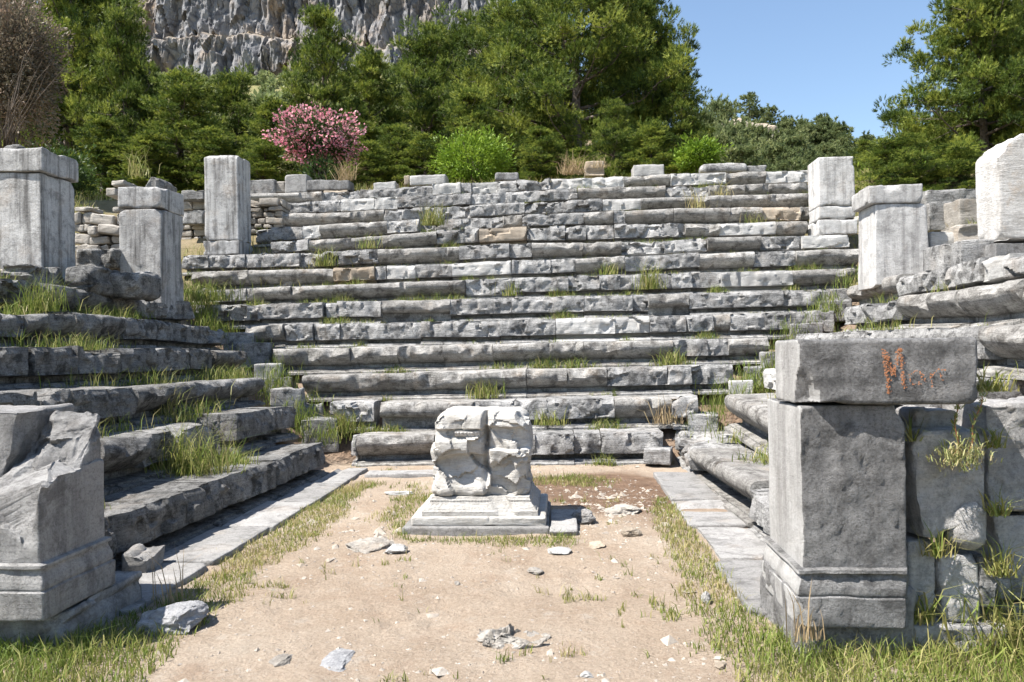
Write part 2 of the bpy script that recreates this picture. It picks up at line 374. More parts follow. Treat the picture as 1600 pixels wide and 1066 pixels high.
# ------------------------------------------------------------------ terrain
ROWD, ROWH, Y0, XL, XR = 0.66, 0.415, 10.5, -3.05, 1.57
def terrain_z(x, y, detail=True):
    x = np.asarray(x, float); y = np.asarray(y, float)
    xl = XL - 0.037 * (10.1 - y).clip(-2, 8)
    t = np.maximum(np.maximum(y - Y0, xl - x), x - XR)
    core = np.clip(t / ROWD * ROWH - 0.17, -1, 60)
    cap = 2.55 + (np.clip(y, 9, 20.4) - 9) / 11.4 * 3.35
    side = sstep(4.35, 4.75, y)
    z = np.maximum(np.minimum(core, cap), 0) * side
    z = np.where((x > xl) & (x < XR) & (y < Y0), 0, z)
    z = z + np.clip(y - 20.4, 0, 45) * .13
    # the slope up to the cliff, left; the wooded hill on the right
    z = z + np.clip(y - 60, 0, 230) * .42 * sstep(25, -25, x - .03 * y)
    r2 = ((x - 31) / 22) ** 2 + ((y - 125) / 32) ** 2
    z = z + 20 * np.exp(-r2)
    r3 = ((x - 52) / 16) ** 2 + ((y - 140) / 30) ** 2
    z = z + 8 * np.exp(-r3)
    if detail:
        z = z + fbm2(x * 1.3, y * 1.3, 3, 3) * .02 * sstep(.3, -.2, t) + (fbm2(x * 4, y * 4, 8, 4) * .02 + np.maximum(fbm2(x * 1.1, y * 1.1, 28, 3) - .1, 0) * fbm2(x * 9, y * 9, 29, 3) * .06) * sstep(25, 15, y)
        z = z + fbm2(x * .08, y * .08, 5, 4) * 3.0 * sstep(40, 90, y)
    return z
def build_ground():
    xs = np.concatenate([-np.geomspace(1500, 6, 60), np.arange(-5.9, 4.01, .04), np.geomspace(4.1, 1500, 60)])
    ys = np.concatenate([-np.geomspace(1000, 1, 20), np.arange(-.9, 2.4, .15), np.arange(2.45, 11, .04), np.arange(11.1, 24, .2), np.geomspace(24.3, 1500, 80)])
    X, Y = np.meshgrid(xs, ys, indexing='ij'); Z = terrain_z(X, Y)
    nx, ny = X.shape; I = np.arange(nx * ny).reshape(nx, ny)
    F = np.stack([I[:-1, :-1], I[1:, :-1], I[1:, 1:], I[:-1, 1:]], -1).reshape(-1, 4)
    # dark raw soil behind the altar and under the seats
    n = fbm2(X * 1.2, Y * 1.2, 12, 4)
    d = sstep(0, .4, np.exp(-((X - .55) / 1.0) ** 2 - ((Y - 8.7) / 1.6) ** 2) * 1.2 - .35 + n * .5)
    tt = np.maximum(np.maximum(Y - Y0, XL - X), X - XR)
    d = np.maximum(d * .85, sstep(0, .5, tt) * (.55 + .4 * n))
    me = make_mesh('ground', np.stack([X, Y, Z], -1).reshape(-1, 3), F, M['soil'], np.clip(d, 0, 1).ravel())
    wild = np.clip(np.maximum(sstep(3.6, 5.2, tt) * (.6 + .5 * n), sstep(30, 60, Y)), 0, 1)
    a = me.attributes.new('wild', 'FLOAT', 'POINT'); a.data.foreach_set('value', wild.astype(np.float32).ravel())
    tag(link('ground', me), kind='structure')
build_ground()

def build_mountain():
    xs = np.linspace(-235, 60, 640); vs = np.linspace(0, 1, 260)
    X, Vv = np.meshgrid(xs, vs, indexing='ij')
    # skyline falls to the right, behind the big pine
    top = 230 - 190 * sstep(-70, 45, X)
    base = 40.0
    Zb = base + (top - base) * Vv
    Yb = 300 + 0.0006 * (X + 120) ** 2
    zn = Zb
    # talus below, steep cliff above, a ledge between two cliff steps
    tal = 104 + 8 * fbm2(X * .02, X * 0, 4, 3) - 0.06 * (X + 60)
    ledge = 128 - .05 * (X + 60) + 6 * fbm2(X * .03, X * 0 + 9, 6, 3)
    back = np.where(Zb < tal, (Zb - tal) * 1.5, (Zb - tal) * .22)
    back = back + 16 * sstep(-3, 4, Zb - ledge)
    rib = fbm(np.stack([X.ravel() * .24, Zb.ravel() * .055, Yb.ravel() * 0], 1), 21, 5, .6).reshape(X.shape)
    rib2 = 1 - np.abs(fbm(np.stack([X.ravel() * .07, Zb.ravel() * .02, Yb.ravel() * 0], 1), 33, 4, .55).reshape(X.shape)) * 2
    fine = fbm(np.stack([X.ravel() * .62, Zb.ravel() * .30, Yb.ravel() * 0], 1), 41, 4, .6).reshape(X.shape)
    steep = .25 + .75 * sstep(-6, 6, Zb - tal)
    blk = np.clip(facets(np.stack([X.ravel(), Zb.ravel() * .32, 0 * X.ravel()], 1), 3.8, 1.7, .22, 5), -3, 3).reshape(X.shape)
    Y = Yb + back - (rib * 4.0 + rib2 * 3.0 + fine * 1.2 + blk * 1.5) * steep
    Z = Zb + fbm2(X * .1, Zb * .1, 17, 3) * 2
    I = np.arange(X.size).reshape(X.shape)
    F = np.stack([I[:-1, :-1], I[1:, :-1], I[1:, 1:], I[:-1, 1:]], -1).reshape(-1, 4)
    tnt = np.maximum(sstep(4, -8, Zb - tal), np.exp(-((Zb - ledge - 1) / 3.5) ** 2) * .9)
    me = make_mesh('mountain', np.stack([X, Y, Z], -1).reshape(-1, 3), F, M['cliff'], np.clip(tnt, 0, 1).ravel(), sharp=28)
    tag(link('mountain', me), kind='structure')
build_mountain()

# ------------------------------------------------------------------ seat rows
ORD = ['zeroth', 'first', 'second', 'third', 'fourth', 'fifth', 'sixth', 'seventh', 'eighth', 'ninth', 'tenth', 'eleventh', 'twelfth', 'thirteenth', 'fourteenth', 'fifteenth', 'sixteenth', 'seventeenth', 'eighteenth', 'nineteenth', 'twentieth']
LOOK = {'t': 'grey seat block with rounded edge', 'f': 'rough grey seat block', 'b': 'jagged broken seat block', 'w': 'pale whitish seat block',
        'r': 'worn seat block without edge', 'o': 'undercut seat block with overhanging edge', 'n': 'tan coloured seat block'}
def seat_mesh(L, h, dep, typ, seed, step=.035):
    rng = np.random.RandomState(seed)
    zf = np.array([0, .03, .08, .12, .125, .16, .19, .195, .25, .32, .36, .40, .45, .52, .60, .68, .76, .83, .89, .94, .98, 1.0])
    xs = stations(L, step, .02); ys = np.array([0, .04, .09, .16, .28, .45, .7, 1.0])
    V, F = gbox(xs, ys, zf)
    z = V[:, 2]; ty = V[:, 1].copy()
    zc, zr = .76, .24                                   # the nose: a big round moulding
    k = np.clip((z - zc) / zr, -1, 1)
    foot = np.where(z <= .08, -.015, np.where(z <= .16, .05, .235))
    lowk = np.clip((zc - z) / .40, 0, 1)
    if typ == 't':   fr = np.where(z >= .36, np.where(z >= zc, .085 * (1 - np.clip(1 - np.abs(k) ** 2.4, 0, 1) ** (1 / 2.4)), .17 * lowk ** 1.6), foot)
    elif typ == 'o': fr = np.where(z >= .50, .10 * (1 - np.sqrt(np.clip(1 - ((z - .75) / .25) ** 2, 0, 1))), np.where(z < .12, .06, .20))
    elif typ == 'r': fr = np.where(z >= .30, .15 + .05 * z, foot)
    else:            fr = np.where(z >= .34, .045 + .03 * sstep(.85, 1, z), foot)
    Vn = V.copy()
    Vn[:, 0] = V[:, 0] - L / 2; Vn[:, 2] = z * h
    Vn[:, 1] = fr + (dep - fr) * ty
    front = sstep(.5, 0, ty)
    nose = front * sstep(.3, .4, z)
    if typ in 'fbwnr':
        a = {'f': .018, 'b': .050, 'w': .014, 'n': .022, 'r': .030}[typ]
        cell = {'f': .16, 'b': .26, 'w': .22, 'n': .25, 'r': .2}[typ]
        Vn[:, 1] += nose * np.clip(facets(Vn, cell, a, .28 if typ in 'br' else .16, seed + 2), -a * 1.2, a * 3)
        if typ in 'br': Vn[:, 2] -= sstep(.6, 1, z) * np.clip(facets(Vn, .45, .03, .12, seed + 4), -.01, .09) * sstep(.9, .1, ty)
    else:
        Vn[:, 1] += nose * fbm(Vn * np.array([1.3, 3, 3]), seed, 3) * .018
    # chips along the front edge and at both ends
    for i in range(rng.randint(2, 5) if typ in 'to' else rng.randint(1, 4)):
        c = np.array([rng.uniform(-.5, .5) * L, 0, h]); n = np.array([rng.uniform(-.5, .5), -1, rng.uniform(-.1, 1.4)])
        n /= np.linalg.norm(n); ww = rng.uniform(.06, .3)
        s = np.maximum((Vn - c) @ n + rng.uniform(.03, .09) + fbm(Vn * 8, seed + i, 3) * .02, 0) * sstep(ww, ww * .55, np.abs(Vn[:, 0] - c[0])) * sstep(.3, .34, z)
        Vn -= s[:, None] * n
    for sg in (-1, 1):
        if rng.rand() < (.4 if typ not in 't' else .12):
            n = np.array([sg * rng.uniform(.5, 1.3), -1, rng.uniform(-.2, .7)]); n /= np.linalg.norm(n)
            s = np.maximum((Vn - np.array([sg * L / 2, 0, h * .9])) @ n + rng.uniform(.0, .07) + fbm(Vn * 9, seed + 60, 3) * .015, 0) * sstep(.22, .3, z)
            Vn -= s[:, None] * n
    Vn[:, 0] -= np.sign(Vn[:, 0]) * (.0005 + .003 * rng.rand() * (typ != 't'))
    Vn += vecnoise(Vn, 4, .007, seed + 5, 3)
    Vn[:, 2] += fbm(Vn * 2.2, seed + 8, 3) * .014 * sstep(.6, 1, z)
    return Vn, F
SEED = [1000]
def seat_block(center, ang, L, h, typ, label, group, step=.035, dep=.74, rollx=0, base='seat'):
    SEED[0] += 1; rng = np.random.RandomState(SEED[0])
    V, F = seat_mesh(L, h, dep, typ, SEED[0], step)
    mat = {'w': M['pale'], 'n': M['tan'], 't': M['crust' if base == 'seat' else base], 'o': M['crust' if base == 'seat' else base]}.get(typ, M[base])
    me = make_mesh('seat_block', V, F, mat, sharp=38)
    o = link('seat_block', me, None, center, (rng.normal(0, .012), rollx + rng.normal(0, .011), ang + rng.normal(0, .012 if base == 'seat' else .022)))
    return tag(o, label, 'seat block', group)

BACK = [  # per row: top edge line in the photograph (to measure heights), and the blocks from left to right
 ([(548, 683), (1040, 677)], 546, [(556, 'b'), (678, 't'), (745, 'f'), (835, 'f'), (897, 'f'), (939, 'f'), (1037, 'f')]),
 ([(515, 631), (766, 627), (1090, 620)], 515, [(582, 'b'), (592, '-'), (740, 'o'), (803, 'f'), (854, 'f'), (961, 'f'), (1050, 't'), (1090, 'b')]),
 ([(472, 587), (800, 579), (1147, 570)], 472, [(645, 't'), (740, 't'), (822, 't'), (885, 't'), (949, 't'), (1043, 'f'), (1081, 'f'), (1147, 'b')]),
 ([(424, 546), (794, 537), (1204, 528)], 424, [(545, 't'), (620, 't'), (692, 't'), (770, 't'), (912, 't'), (1052, 't'), (1107, 'f'), (1140, 'f'), (1204, 't')]),
 ([(385, 511), (445, 507), (800, 500), (1260, 487)], 385, [(443, 't'), (487, 'f'), (529, 'f'), (657, 'f'), (780, 'f'), (868, 'f'), (961, 'w'), (1016, 'w'), (1072, 'f'), (1116, 'f'), (1142, 't'), (1197, 'f'), (1260, 'f')]),
 ([(304, 478), (400, 475), (794, 465), (1297, 452)], 304, [(402, 'b'), (503, 'f'), (524, 'f'), (594, 'f'), (702, 'o'), (799, 'f'), (912, 'f'), (988, 'f'), (1014, 'r'), (1078, 'o'), (1225, 'f'), (1297, 'b')]),
 ([(325, 453), (590, 442), (760, 435), (1060, 426), (1337, 419)], 325, [(383, 'f'), (453, 't'), (547, 't'), (726, 't'), (804, 'r'), (888, 'f'), (937, 'b'), (969, 'f'), (1050, 'f'), (1083, 'f'), (1128, 'f'), (1240, 'w'), (1337, 't')]),
 ([(298, 424), (517, 419), (797, 407), (1060, 396), (1345, 388)], 298, [(386, 't'), (520, 't'), (584, 'n'), (603, 'f'), (648, 'w'), (706, 'f'), (799, 'w'), (860, 'f'), (900, 'f'), (978, 't'), (1094, 'f'), (1180, 't'), (1245, 'f'), (1345, 't')]),
 ([(283, 399), (465, 395), (590, 390), (717, 383), (800, 380), (970, 377), (1108, 370), (1329, 366)], 283, [(324, 'f'), (380, 'f'), (465, 'f'), (487, 'r'), (590, 'b'), (717, 't'), (796, 'f'), (831, 'f'), (910, 't'), (971, 't'), (1040, 'r'), (1107, 'r'), (1190, 't'), (1256, 'r'), (1329, 'w')]),
 ([(425, 378), (551, 371), (690, 360), (780, 354), (1060, 349), (1260, 345)], 425, [(482, 'b'), (550, 't'), (683, 't'), (749, 'b'), (823, 'n'), (882, 'b'), (915, 'b'), (960, 'f'), (1060, 'b'), (1071, 'r'), (1125, 't'), (1213, 'w'), (1262, 't')]),
 ([(395, 356), (502, 351), (651, 343), (800, 336), (1055, 325), (1260, 322)], 395, [(421, 'r'), (471, 'f'), (500, 'w'), (605, 't'), (655, 'b'), (745, 'r'), (785, 'r'), (816, 't'), (912, 'f'), (959, 't'), (977, 'f'), (1053, 't'), (1141, 't'), (1191, 't'), (1252, 'n'), (1266, 't')]),
 ([(434, 334), (598, 328), (667, 323), (800, 316), (932, 311), (1144, 304), (1262, 301)], 434, [(492, 't'), (600, 't'), (672, 'b'), (734, 'r'), (820, 'f'), (942, 'b'), (1002, 'w'), (1110, 't'), (1144, 't'), (1204, 't'), (1264, 't')]),
 ([(439, 316), (532, 311), (588, 308), (717, 303), (800, 299.5), (902, 293), (1040, 290), (1262, 284.6)], 439, [(497, 'f'), (532, 'f'), (584, 'w'), (620, 'w'), (708, 'f'), (736, 'f'), (800, 'f'), (845, 'f'), (903, 'b'), (992, 't'), (1040, 't'), (1109, 'r'), (1164, 't'), (1264, 't')]),
 ([(384, 303), (561, 296), (621, 293), (676, 287), (800, 281), (979, 275), (1055, 271), (1197, 267), (1262, 265)], 384, [(502, 't'), (561, 'r'), (621, 'f'), (676, 'f'), (720, 'w'), (737, 'f'), (776, 'w'), (807, 'f'), (860, 'b'), (910, 'w'), (975, 'w'), (1048, 't'), (1135, 'w'), (1197, 't'), (1264, 'w')]),
]
ROWS = []                                       # (Y, x array, z array) for later
def interp(poly, x):
    a = np.array(poly, float); return float(np.interp(x, a[:, 0], a[:, 1]))
def build_back():
    for i, (poly, xs, blocks) in enumerate(BACK, 1):
        Y = Y0 + ROWD * (i - 1)
        pts = [atY(px, py, Y) for px, py in poly]
        ROWS.append((Y, np.array([p[0] for p in pts]), np.array([p[2] for p in pts])))
        x0 = xs; cnt = 0
        for x1, typ in blocks:
            if typ != '-':
                cnt += 1
                A = atY(x0, interp(poly, x0), Y); B = atY(x1, interp(poly, x1), Y)
                zt = (A[2] + B[2]) / 2; cx = (A[0] + B[0]) / 2
                zl = 0.0 if i == 1 else float(np.interp(cx, ROWS[i - 2][1], ROWS[i - 2][2]))
                h = zt - zl + .012
                rng = np.random.RandomState(i * 100 + cnt)
                yo = rng.normal(0, .028 if typ not in 't' else .010)
                roll = -math.atan2(B[2] - A[2], B[0] - A[0])
                seat_block((cx, Y + yo, zl - .012), 0, B[0] - A[0], h, typ,
                           f'{LOOK[typ]}, {ORD[cnt]} from left in {ORD[i]} back row above floor', 'stone seat blocks of the back rows', .03 if i < 6 else .042, rollx=roll)
            x0 = x1
build_back()
def back_top(i, x):                            # top of back row i (1..) at x; 0 = floor
    return 0.0 if i == 0 else float(np.interp(x, ROWS[i - 1][1], ROWS[i - 1][2]))

LEFT = [
 ([(180, 813), (335, 756), (437, 722), (512, 691)], 120, [(190, 'f'), (338, 'f'), (440, 'f'), (516, 'f')]),
 ([(100, 700), (162, 690), (233, 684), (345, 661), (370, 648), (466, 634)], 60, [(160, 'b'), (233, 't'), (345, 'b'), (372, '-'), (428, 'f'), (466, 'f')]),
 ([(0, 616), (111, 611), (220, 605), (338, 597), (409, 590)], -160, [(-40, 'f'), (65, 'b'), (118, 'b'), (217, 'f'), (300, 't'), (410, 't')]),
 ([(0, 542), (115, 542.5), (184, 544), (301, 545), (385, 549)], -180, [(-60, 'f'), (60, 'f'), (127, 'f'), (195, 'b'), (250, 'f'), (300, 'f'), (336, 'f'), (387, 't')]),
 ([(0, 488), (47, 492), (115, 489), (199, 495), (270, 502), (353, 515)], -160, [(-50, 't'), (47, 'b'), (120, 't'), (198, 't'), (250, 'f'), (270, 'f'), (326, 'f'), (354, 'b')]),
 ([(0, 436), (79, 443), (155, 455), (216, 465), (301, 473)], -150, [(-40, 't'), (79, 'b'), (155, 't'), (215, 't'), (302, 'b')]),
]
RIGHT = [
 ([(1050, 682), (1081, 693), (1206, 797), (1290, 866)], 1050, [(1079, 'b'), (1166, 't'), (1210, 'b'), (1300, 'f')]),
 ([(1132, 626), (1203, 637), (1320, 662)], 1132, [(1212, 't'), (1320, 't')]),
 ([(1189, 578), (1300, 585), (1450, 592)], 1189, [(1217, 'w'), (1310, 't'), (1450, 'f')]),
 ([(1230, 524), (1310, 518), (1560, 511), (1700, 500)], 1236, [(1300, 'f'), (1345, 'f'), (1440, 'f'), (1527, 'f'), (1640, 't'), (1750, 't')]),
 ([(1313, 480), (1398, 467), (1492, 448), (1600, 437), (1750, 415)], 1313, [(1346, 'f'), (1396, 'b'), (1492, 't'), (1585, 't'), (1680, 't'), (1760, 'f')]),
 ([(1325, 443), (1398, 433), (1418, 429), (1470, 416), (1526, 404), (1600, 393), (1750, 370)], 1325, [(1398, 'o'), (1418, 'f'), (1470, 'f'), (1526, 'f'), (1567, 'w'), (1650, 'b'), (1760, 'f')]),
 ([(1337, 421), (1389, 411), (1475, 397), (1600, 372)], 1337, [(1389, 'f'), (1476, 'o')]),
]
SIDE = {'L': [], 'R': []}
def build_side(rows, side):
    for i, (poly, xs, blocks) in enumerate(rows, 1):
        if side == 'L': p0 = np.array([XL + .03 - ROWD * (i - 1), 10.1, 0]); dirv = np.array([.037, 1, 0])
        else: p0 = np.array([XR + ROWD * (i - 1), 10.1, 0]); dirv = np.array([0.0, 1, 0])
        nrm = np.array([dirv[1], -dirv[0], 0]) / np.linalg.norm(dirv)
        a = np.array(poly, float)
        def pt(px):
            if px < a[0, 0]: py = a[0, 1] + (px - a[0, 0]) * (a[1, 1] - a[0, 1]) / (a[1, 0] - a[0, 0])
            elif px > a[-1, 0]: py = a[-1, 1] + (px - a[-1, 0]) * (a[-1, 1] - a[-2, 1]) / (a[-1, 0] - a[-2, 0])
            else: py = np.interp(px, a[:, 0], a[:, 1])
            return atP(px, py, p0, nrm)
        lo = [pt(q) for q in [xs] + [b[0] for b in blocks]]
        SIDE[side].append((np.array([p[1] for p in lo]), np.array([p[0] for p in lo]), np.array([p[2] for p in lo])))
        x0 = xs; n = 0; seq = [b for b in blocks]
        order = list(range(len(seq)))
        real = [k for k in order if seq[k][1] != '-']
        for k, (x1, typ) in enumerate(seq):
            if typ != '-':
                A, B = pt(x0), pt(x1)
                near = real.index(k) + 1 if side == 'L' else len(real) - real.index(k)
                L = np.hypot(A[0] - B[0], A[1] - B[1]); zt = (A[2] + B[2]) / 2; c = (A + B) / 2
                if i == 1: zl = 0.0
                else:
                    q = SIDE[side][i - 2]; o_ = np.argsort(q[0]); zl = float(np.interp(c[1], q[0][o_], q[2][o_]))
                h = float(np.clip(zt - zl + .012, .25, .62))
                th = math.atan2(dirv[1], dirv[0])
                ang = th if side == 'L' else th - math.pi
                dz = (B[2] - A[2]) if side == 'L' else (A[2] - B[2])
                sgn = 1 if (B[1] > A[1]) == (side == 'L') else -1
                roll = -math.atan2(dz, L) if side == 'L' else -math.atan2(dz, L)
                w = 'left' if side == 'L' else 'right'
                seat_block((c[0], c[1], zt - h), ang, L, h, typ, f'{LOOK[typ]}, {ORD[near]} from camera in {ORD[i]} {w} side row above floor',
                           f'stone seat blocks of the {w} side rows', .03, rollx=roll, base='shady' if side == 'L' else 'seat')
            x0 = x1
build_side(LEFT, 'L'); build_side(RIGHT, 'R')
def side_top(s, i, y):
    q = SIDE[s][i - 1]; o_ = np.argsort(q[0]); return float(np.interp(y, q[0][o_], q[2][o_])), float(np.interp(y, q[0][o_], q[1][o_]))

# ------------------------------------------------------------------ loose blocks, steps, paving
def stone_block(name, X, Yf, Z, L, D, H, mat, label, cat, group=None, rotz=0, parent=None, rot=(0, 0), **kw):
    """X centre, Yf front, Z bottom"""
    SEED[0] += 1
    V, F = block(L, D, H, seed=kw.pop('seed', SEED[0]), **kw)
    V[:, 1] += D / 2
    o = link(name, make_mesh(name, V, F, mat, sharp=40), parent, (X, Yf, Z), (rot[0], rot[1], rotz))
    return tag(o, label, cat, group)
def px_block(name, x0, y0, x1, y1, Y, D, mat, label, cat, group=None, sink=0.0, **kw):
    A = atY(x0, y1, Y); B = atY(x1, y0, Y); xm = (x0 + x1) / 2
    zb = atY(xm, y1, Y)[2] - sink; zt = atY(xm, y0, Y)[2]
    return stone_block(name, (A[0] + B[0]) / 2, Y, zb, B[0] - A[0], D, zt - zb, mat, label, cat, group, **kw)

# corner stairs between the back rows and the side rows
def stairs():
    lft = [(472, 527, 655, 684), (424, 471, 608, 632), (456, 502, 632, 645), (398, 436, 568, 584), (408, 452, 590, 604), (370, 420, 535, 555), (352, 396, 520, 540)]
    for k, (x0, x1, yt, yb) in enumerate(lft):
        zt = [.78, 1.16, .98, 1.5, 1.33, 1.68, 1.86][k]
        A, B = atZ(x0, (yt + yb) / 2, zt) if zt < 1.5 else atY(x0, yt, 12.6 + .25 * (k - 3)), None
        Y = min(max(A[1], 10.9 + .28 * k), 11.2 + .3 * k)
        px_block('step_stone', x0, yt, x1, yb + 4, Y, .5, M['seat'] if k != 3 else M['pale'],
                 f'worn step stone, {ORD[k + 1]} up from floor in left corner stairs' if k != 3 else 'bright white step stone in the left corner stairs', 'step', 'step stones of the left corner stairs', n_chip=6, chip=.06, amp=.012, rotz=.25, fac=.01, sink=.18)
    rgt = [(1140, 1176, 596, 616), (1164, 1196, 573, 585), (1075, 1122, 648, 668), (1006, 1048, 703, 720), (1190, 1216, 550, 572), (1237, 1285, 505, 525), (1263, 1302, 486, 500), (1282, 1330, 470, 485), (1298, 1330, 452, 470)]
    for k, (x0, x1, yt, yb) in enumerate(rgt):
        Y = [11.5, 11.9, 11.0, 10.25, 12.3, 12.9, 13.2, 13.5, 13.9][k]
        px_block('step_stone', x0, yt, x1, yb + 3, Y, .5, M['seat'] if k != 0 else M['pale'],
                 ['pale step stone beside the third back row', 'step stone in the right corner stairs beside fourth back row', 'step stone in grass at the foot of right corner stairs', 'low stone block at right end of first back row', 'step stone just left of the big graffiti block', 'step stone at right end of fifth back row', 'upper step stone right of the fifth back row', 'narrow step stone at right end of sixth back row', 'highest step stone of the right corner stairs'][k],
                 'step', 'step stones of the right corner stairs', n_chip=5, chip=.05, amp=.01, rotz=-.2, fac=.008, sink=.16 if k != 3 else .03)
stairs()

# loose and fallen blocks on the top terrace
TOP = [
 (384, 281, 429, 305, 19.6, 'seat', 'low grey wall block right of the tall left rear pillar'),
 (430, 284, 446, 301, 19.7, 'rubble', 'small rough stone between two grey blocks below the oleander'),
 (445, 272, 479, 301, 19.6, 'slab', 'upright squarish grey block below the oleander'),
 (479, 281, 546, 297, 19.6, 'dark', 'long dark flat slab below the oleander'),
 (505, 297, 543, 312, 19.55, 'tan', 'orange tan stone under the dark flat slab'),
 (583, 284, 618, 297, 19.9, 'pale', 'small pale stone on the top row right of the oleander'),
 (631, 274, 640, 289, 19.95, 'tan', 'narrow tan stone at left end of the white block'),
 (640, 273, 697, 289, 19.9, 'pale', 'bright white oblong block left of the green bush'),
 (774, 270, 810, 282, 19.9, 'dark', 'dark grey oblong block right of the green bush'),
 (915, 252, 944, 274, 20.6, 'tan', 'tan squarish stone among dry grass on top terrace'),
 (990, 257, 1038, 276, 19.9, 'pale', 'white rectangular block lying on the top row'),
 (1096, 254, 1170, 269, 20.0, 'seat', 'long rounded grey stone lying highest on the right'),
 (1160, 259, 1198, 270, 20.1, 'seat', 'thin flat stone beside the highest rounded stone'),
]
for k, (x0, y0, x1, y1, Y, mt, lab) in enumerate(TOP):
    px_block('loose_block', x0, y0, x1, y1, Y, .5, M[mt], lab, 'stone block', 'loose blocks on the top terrace', n_chip=5, chip=.06, amp=.012, step=.06, r=.03 if k != 11 else .11, fac=.008)
for x0, y0, x1, y1, Y, mt, lab in [
    (1447, 296, 1530, 322, 17.0, 'seat', 'long pale wall block behind the right middle pillar'),
    (1452, 316, 1504, 336, 15.6, 'seat', 'grey wall block below the long block at right rear'),
    (1500, 310, 1534, 336, 15.0, 'rubble', 'greenish broken block left of the big right pillar'),
    (1455, 362, 1517, 392, 12.2, 'pale', 'pale slab block right of the right middle pillar'),
    (1500, 350, 1540, 376, 12.0, 'rubble', 'tilted broken stone left of the big right pillar'),
    (1475, 382, 1505, 414, 10.4, 'seat', 'narrow grey block under the right end of terrace'),
    (1503, 376, 1556, 404, 10.1, 'seat', 'squared pale block just left of pillar base course')]:
    px_block('wall_block', x0, y0, x1, y1, Y, .6, M[mt], lab, 'stone block', None, n_chip=6, chip=.06, amp=.012, fac=.01, sink=.3)
for x0, y0, x1, y1, Y, lab, cat in [
    (150, 425, 212, 452, 10.4, 'rounded dark boulder below the left middle pillar', 'boulder'),
    (100, 417, 140, 446, 9.9, 'dark rough stone below the near left pillar', 'stone'),
    (0, 414, 44, 440, 9.3, 'pale rough stone in the grass under the near left pillar', 'stone'),
    (118, 390, 176, 408, 11.6, 'dark fallen beam of stone left of the left middle pillar', 'stone'),
    (5, 228, 26, 236, 10.1, 'small stone lying on top of the near left pillar', 'stone'),
    (222, 280, 246, 295, 12.6, 'grey stone resting behind the left middle pillar cap', 'stone')]:
    A, B = atY(x0, y1, Y), atY(x1, y0, Y); sz = (B[0] - A[0] + .02, .7 if y1 - y0 > 12 else .2, (B[2] - A[2]) * 1.2); SEED[0] += 1
    V, F = block(sz[0], sz[1], sz[2] + (.10 if sz[1] > .3 else 0), .04, (.09 if cat == 'boulder' else .05), 10, .14 if sz[1] > .3 else .03, .02, SEED[0], .02, .25); V[:, 2] -= sz[2] / 2 + (.10 if sz[1] > .3 else 0)
    tag(link('boulder' if cat == 'boulder' else 'stone', make_mesh('stone', V, F, M['shady'], sharp=40), None, ((A[0] + B[0]) / 2, Y + sz[1] / 2, (A[2] + B[2]) / 2)), lab, cat)

# rubble walls, made of small courses
def rubble(x0, x1, y0, y1, Y, D, seed, label, drop=None):
    A, B = atY(x0, y1, Y), atY(x1, y0, Y); rng = np.random.RandomState(seed); parts = []
    z = A[2]
    while z < B[2] - .05:
        h = rng.uniform(.09, .24); x = A[0]
        while x < B[0] - .05:
            w = min(rng.uniform(.12, .48), B[0] - x)
            top = B[2] - (drop(( x - A[0]) / (B[0] - A[0])) if drop else 0) + rng.uniform(-.08, .05)
            if z < top:
                V, F = block(w - .015, D * rng.uniform(.8, 1.1), h - .015, .07, .03, 4, .05, .014, rng.randint(1e6), .01)
                q_ = rng.normal(0, .09); V = np.stack([V[:, 0] * math.cos(q_) - V[:, 2] * math.sin(q_) * .6, V[:, 1], V[:, 2] + V[:, 0] * math.sin(q_)], 1); parts.append((V * rng.uniform(.9, 1.06) + [x + w / 2 - (A[0] + B[0]) / 2, D / 2 + rng.uniform(-.05, .05), z - A[2]], F))
            x += w
        z += h
    V, F = join(parts)
    tag(link('rubble_wall', make_mesh('rubble_wall', V, F, M['rubble'], sharp=40), None, ((A[0] + B[0]) / 2, Y, A[2])), label, 'wall')
rubble(136, 190, 276, 412, 12.7, .7, 5, 'rubble wall of small tan stones left of the left middle pillar', lambda t: .75 * (1 - min(1, t * 2.2)) if t < .45 else .0)
rubble(113, 140, 318, 400, 13.6, .5, 8, 'low stub of rubble wall behind the near left pillar')
rubble(276, 330, 305, 398, 17.6, .6, 6, 'rubble wall of small courses left of the tall rear pillar')
rubble(372, 440, 306, 396, 17.7, .6, 7, 'rubble wall of small courses right of the tall rear pillar')
for k, (x0, y0, x1, y1, lab) in enumerate([(284, 298, 318, 312, 'flat grey slab capping the rubble left of tall rear pillar'), (286, 330, 316, 350, 'whitish rough stone in rubble left of tall rear pillar')]):
    px_block('loose_block', x0, y0, x1, y1, 17.3, .5, M['seat'], lab, 'stone block', None, n_chip=5, chip=.05, fac=.012)

def loose_rubble():
    rng = np.random.RandomState(61); parts = []; pr = [rock((1, .8, .65), 900 + k, 7, 9, .08) for k in range(10)]
    n = 0
    while n < 420:
        x = rng.uniform(-13, 15); y = rng.uniform(9, 21); t = max(y - Y0, XL - x, x - XR)
        if t < 4.3 or (y > Y0 + 6.2 and -8.6 < x < 5.2 and y < 19.8): continue
        z = float(terrain_z(np.array([x]), np.array([y]))[0]); V, F = pr[rng.randint(10)]; sc = rng.uniform(.10, .42) * (1 if y < 19 else .5); a = rng.rand() * 6.28
        c, q = math.cos(a), math.sin(a); V = V * sc; V = np.stack([V[:, 0] * c - V[:, 1] * q + x, V[:, 0] * q + V[:, 1] * c + y, V[:, 2] + z + .12 * sc], 1)
        parts.append((V, F)); n += 1
    V, F = join(parts); tag(link('loose_rubble', make_mesh('loose_rubble', V, F, M['rubble'], sharp=40)), kind='stuff')
loose_rubble()

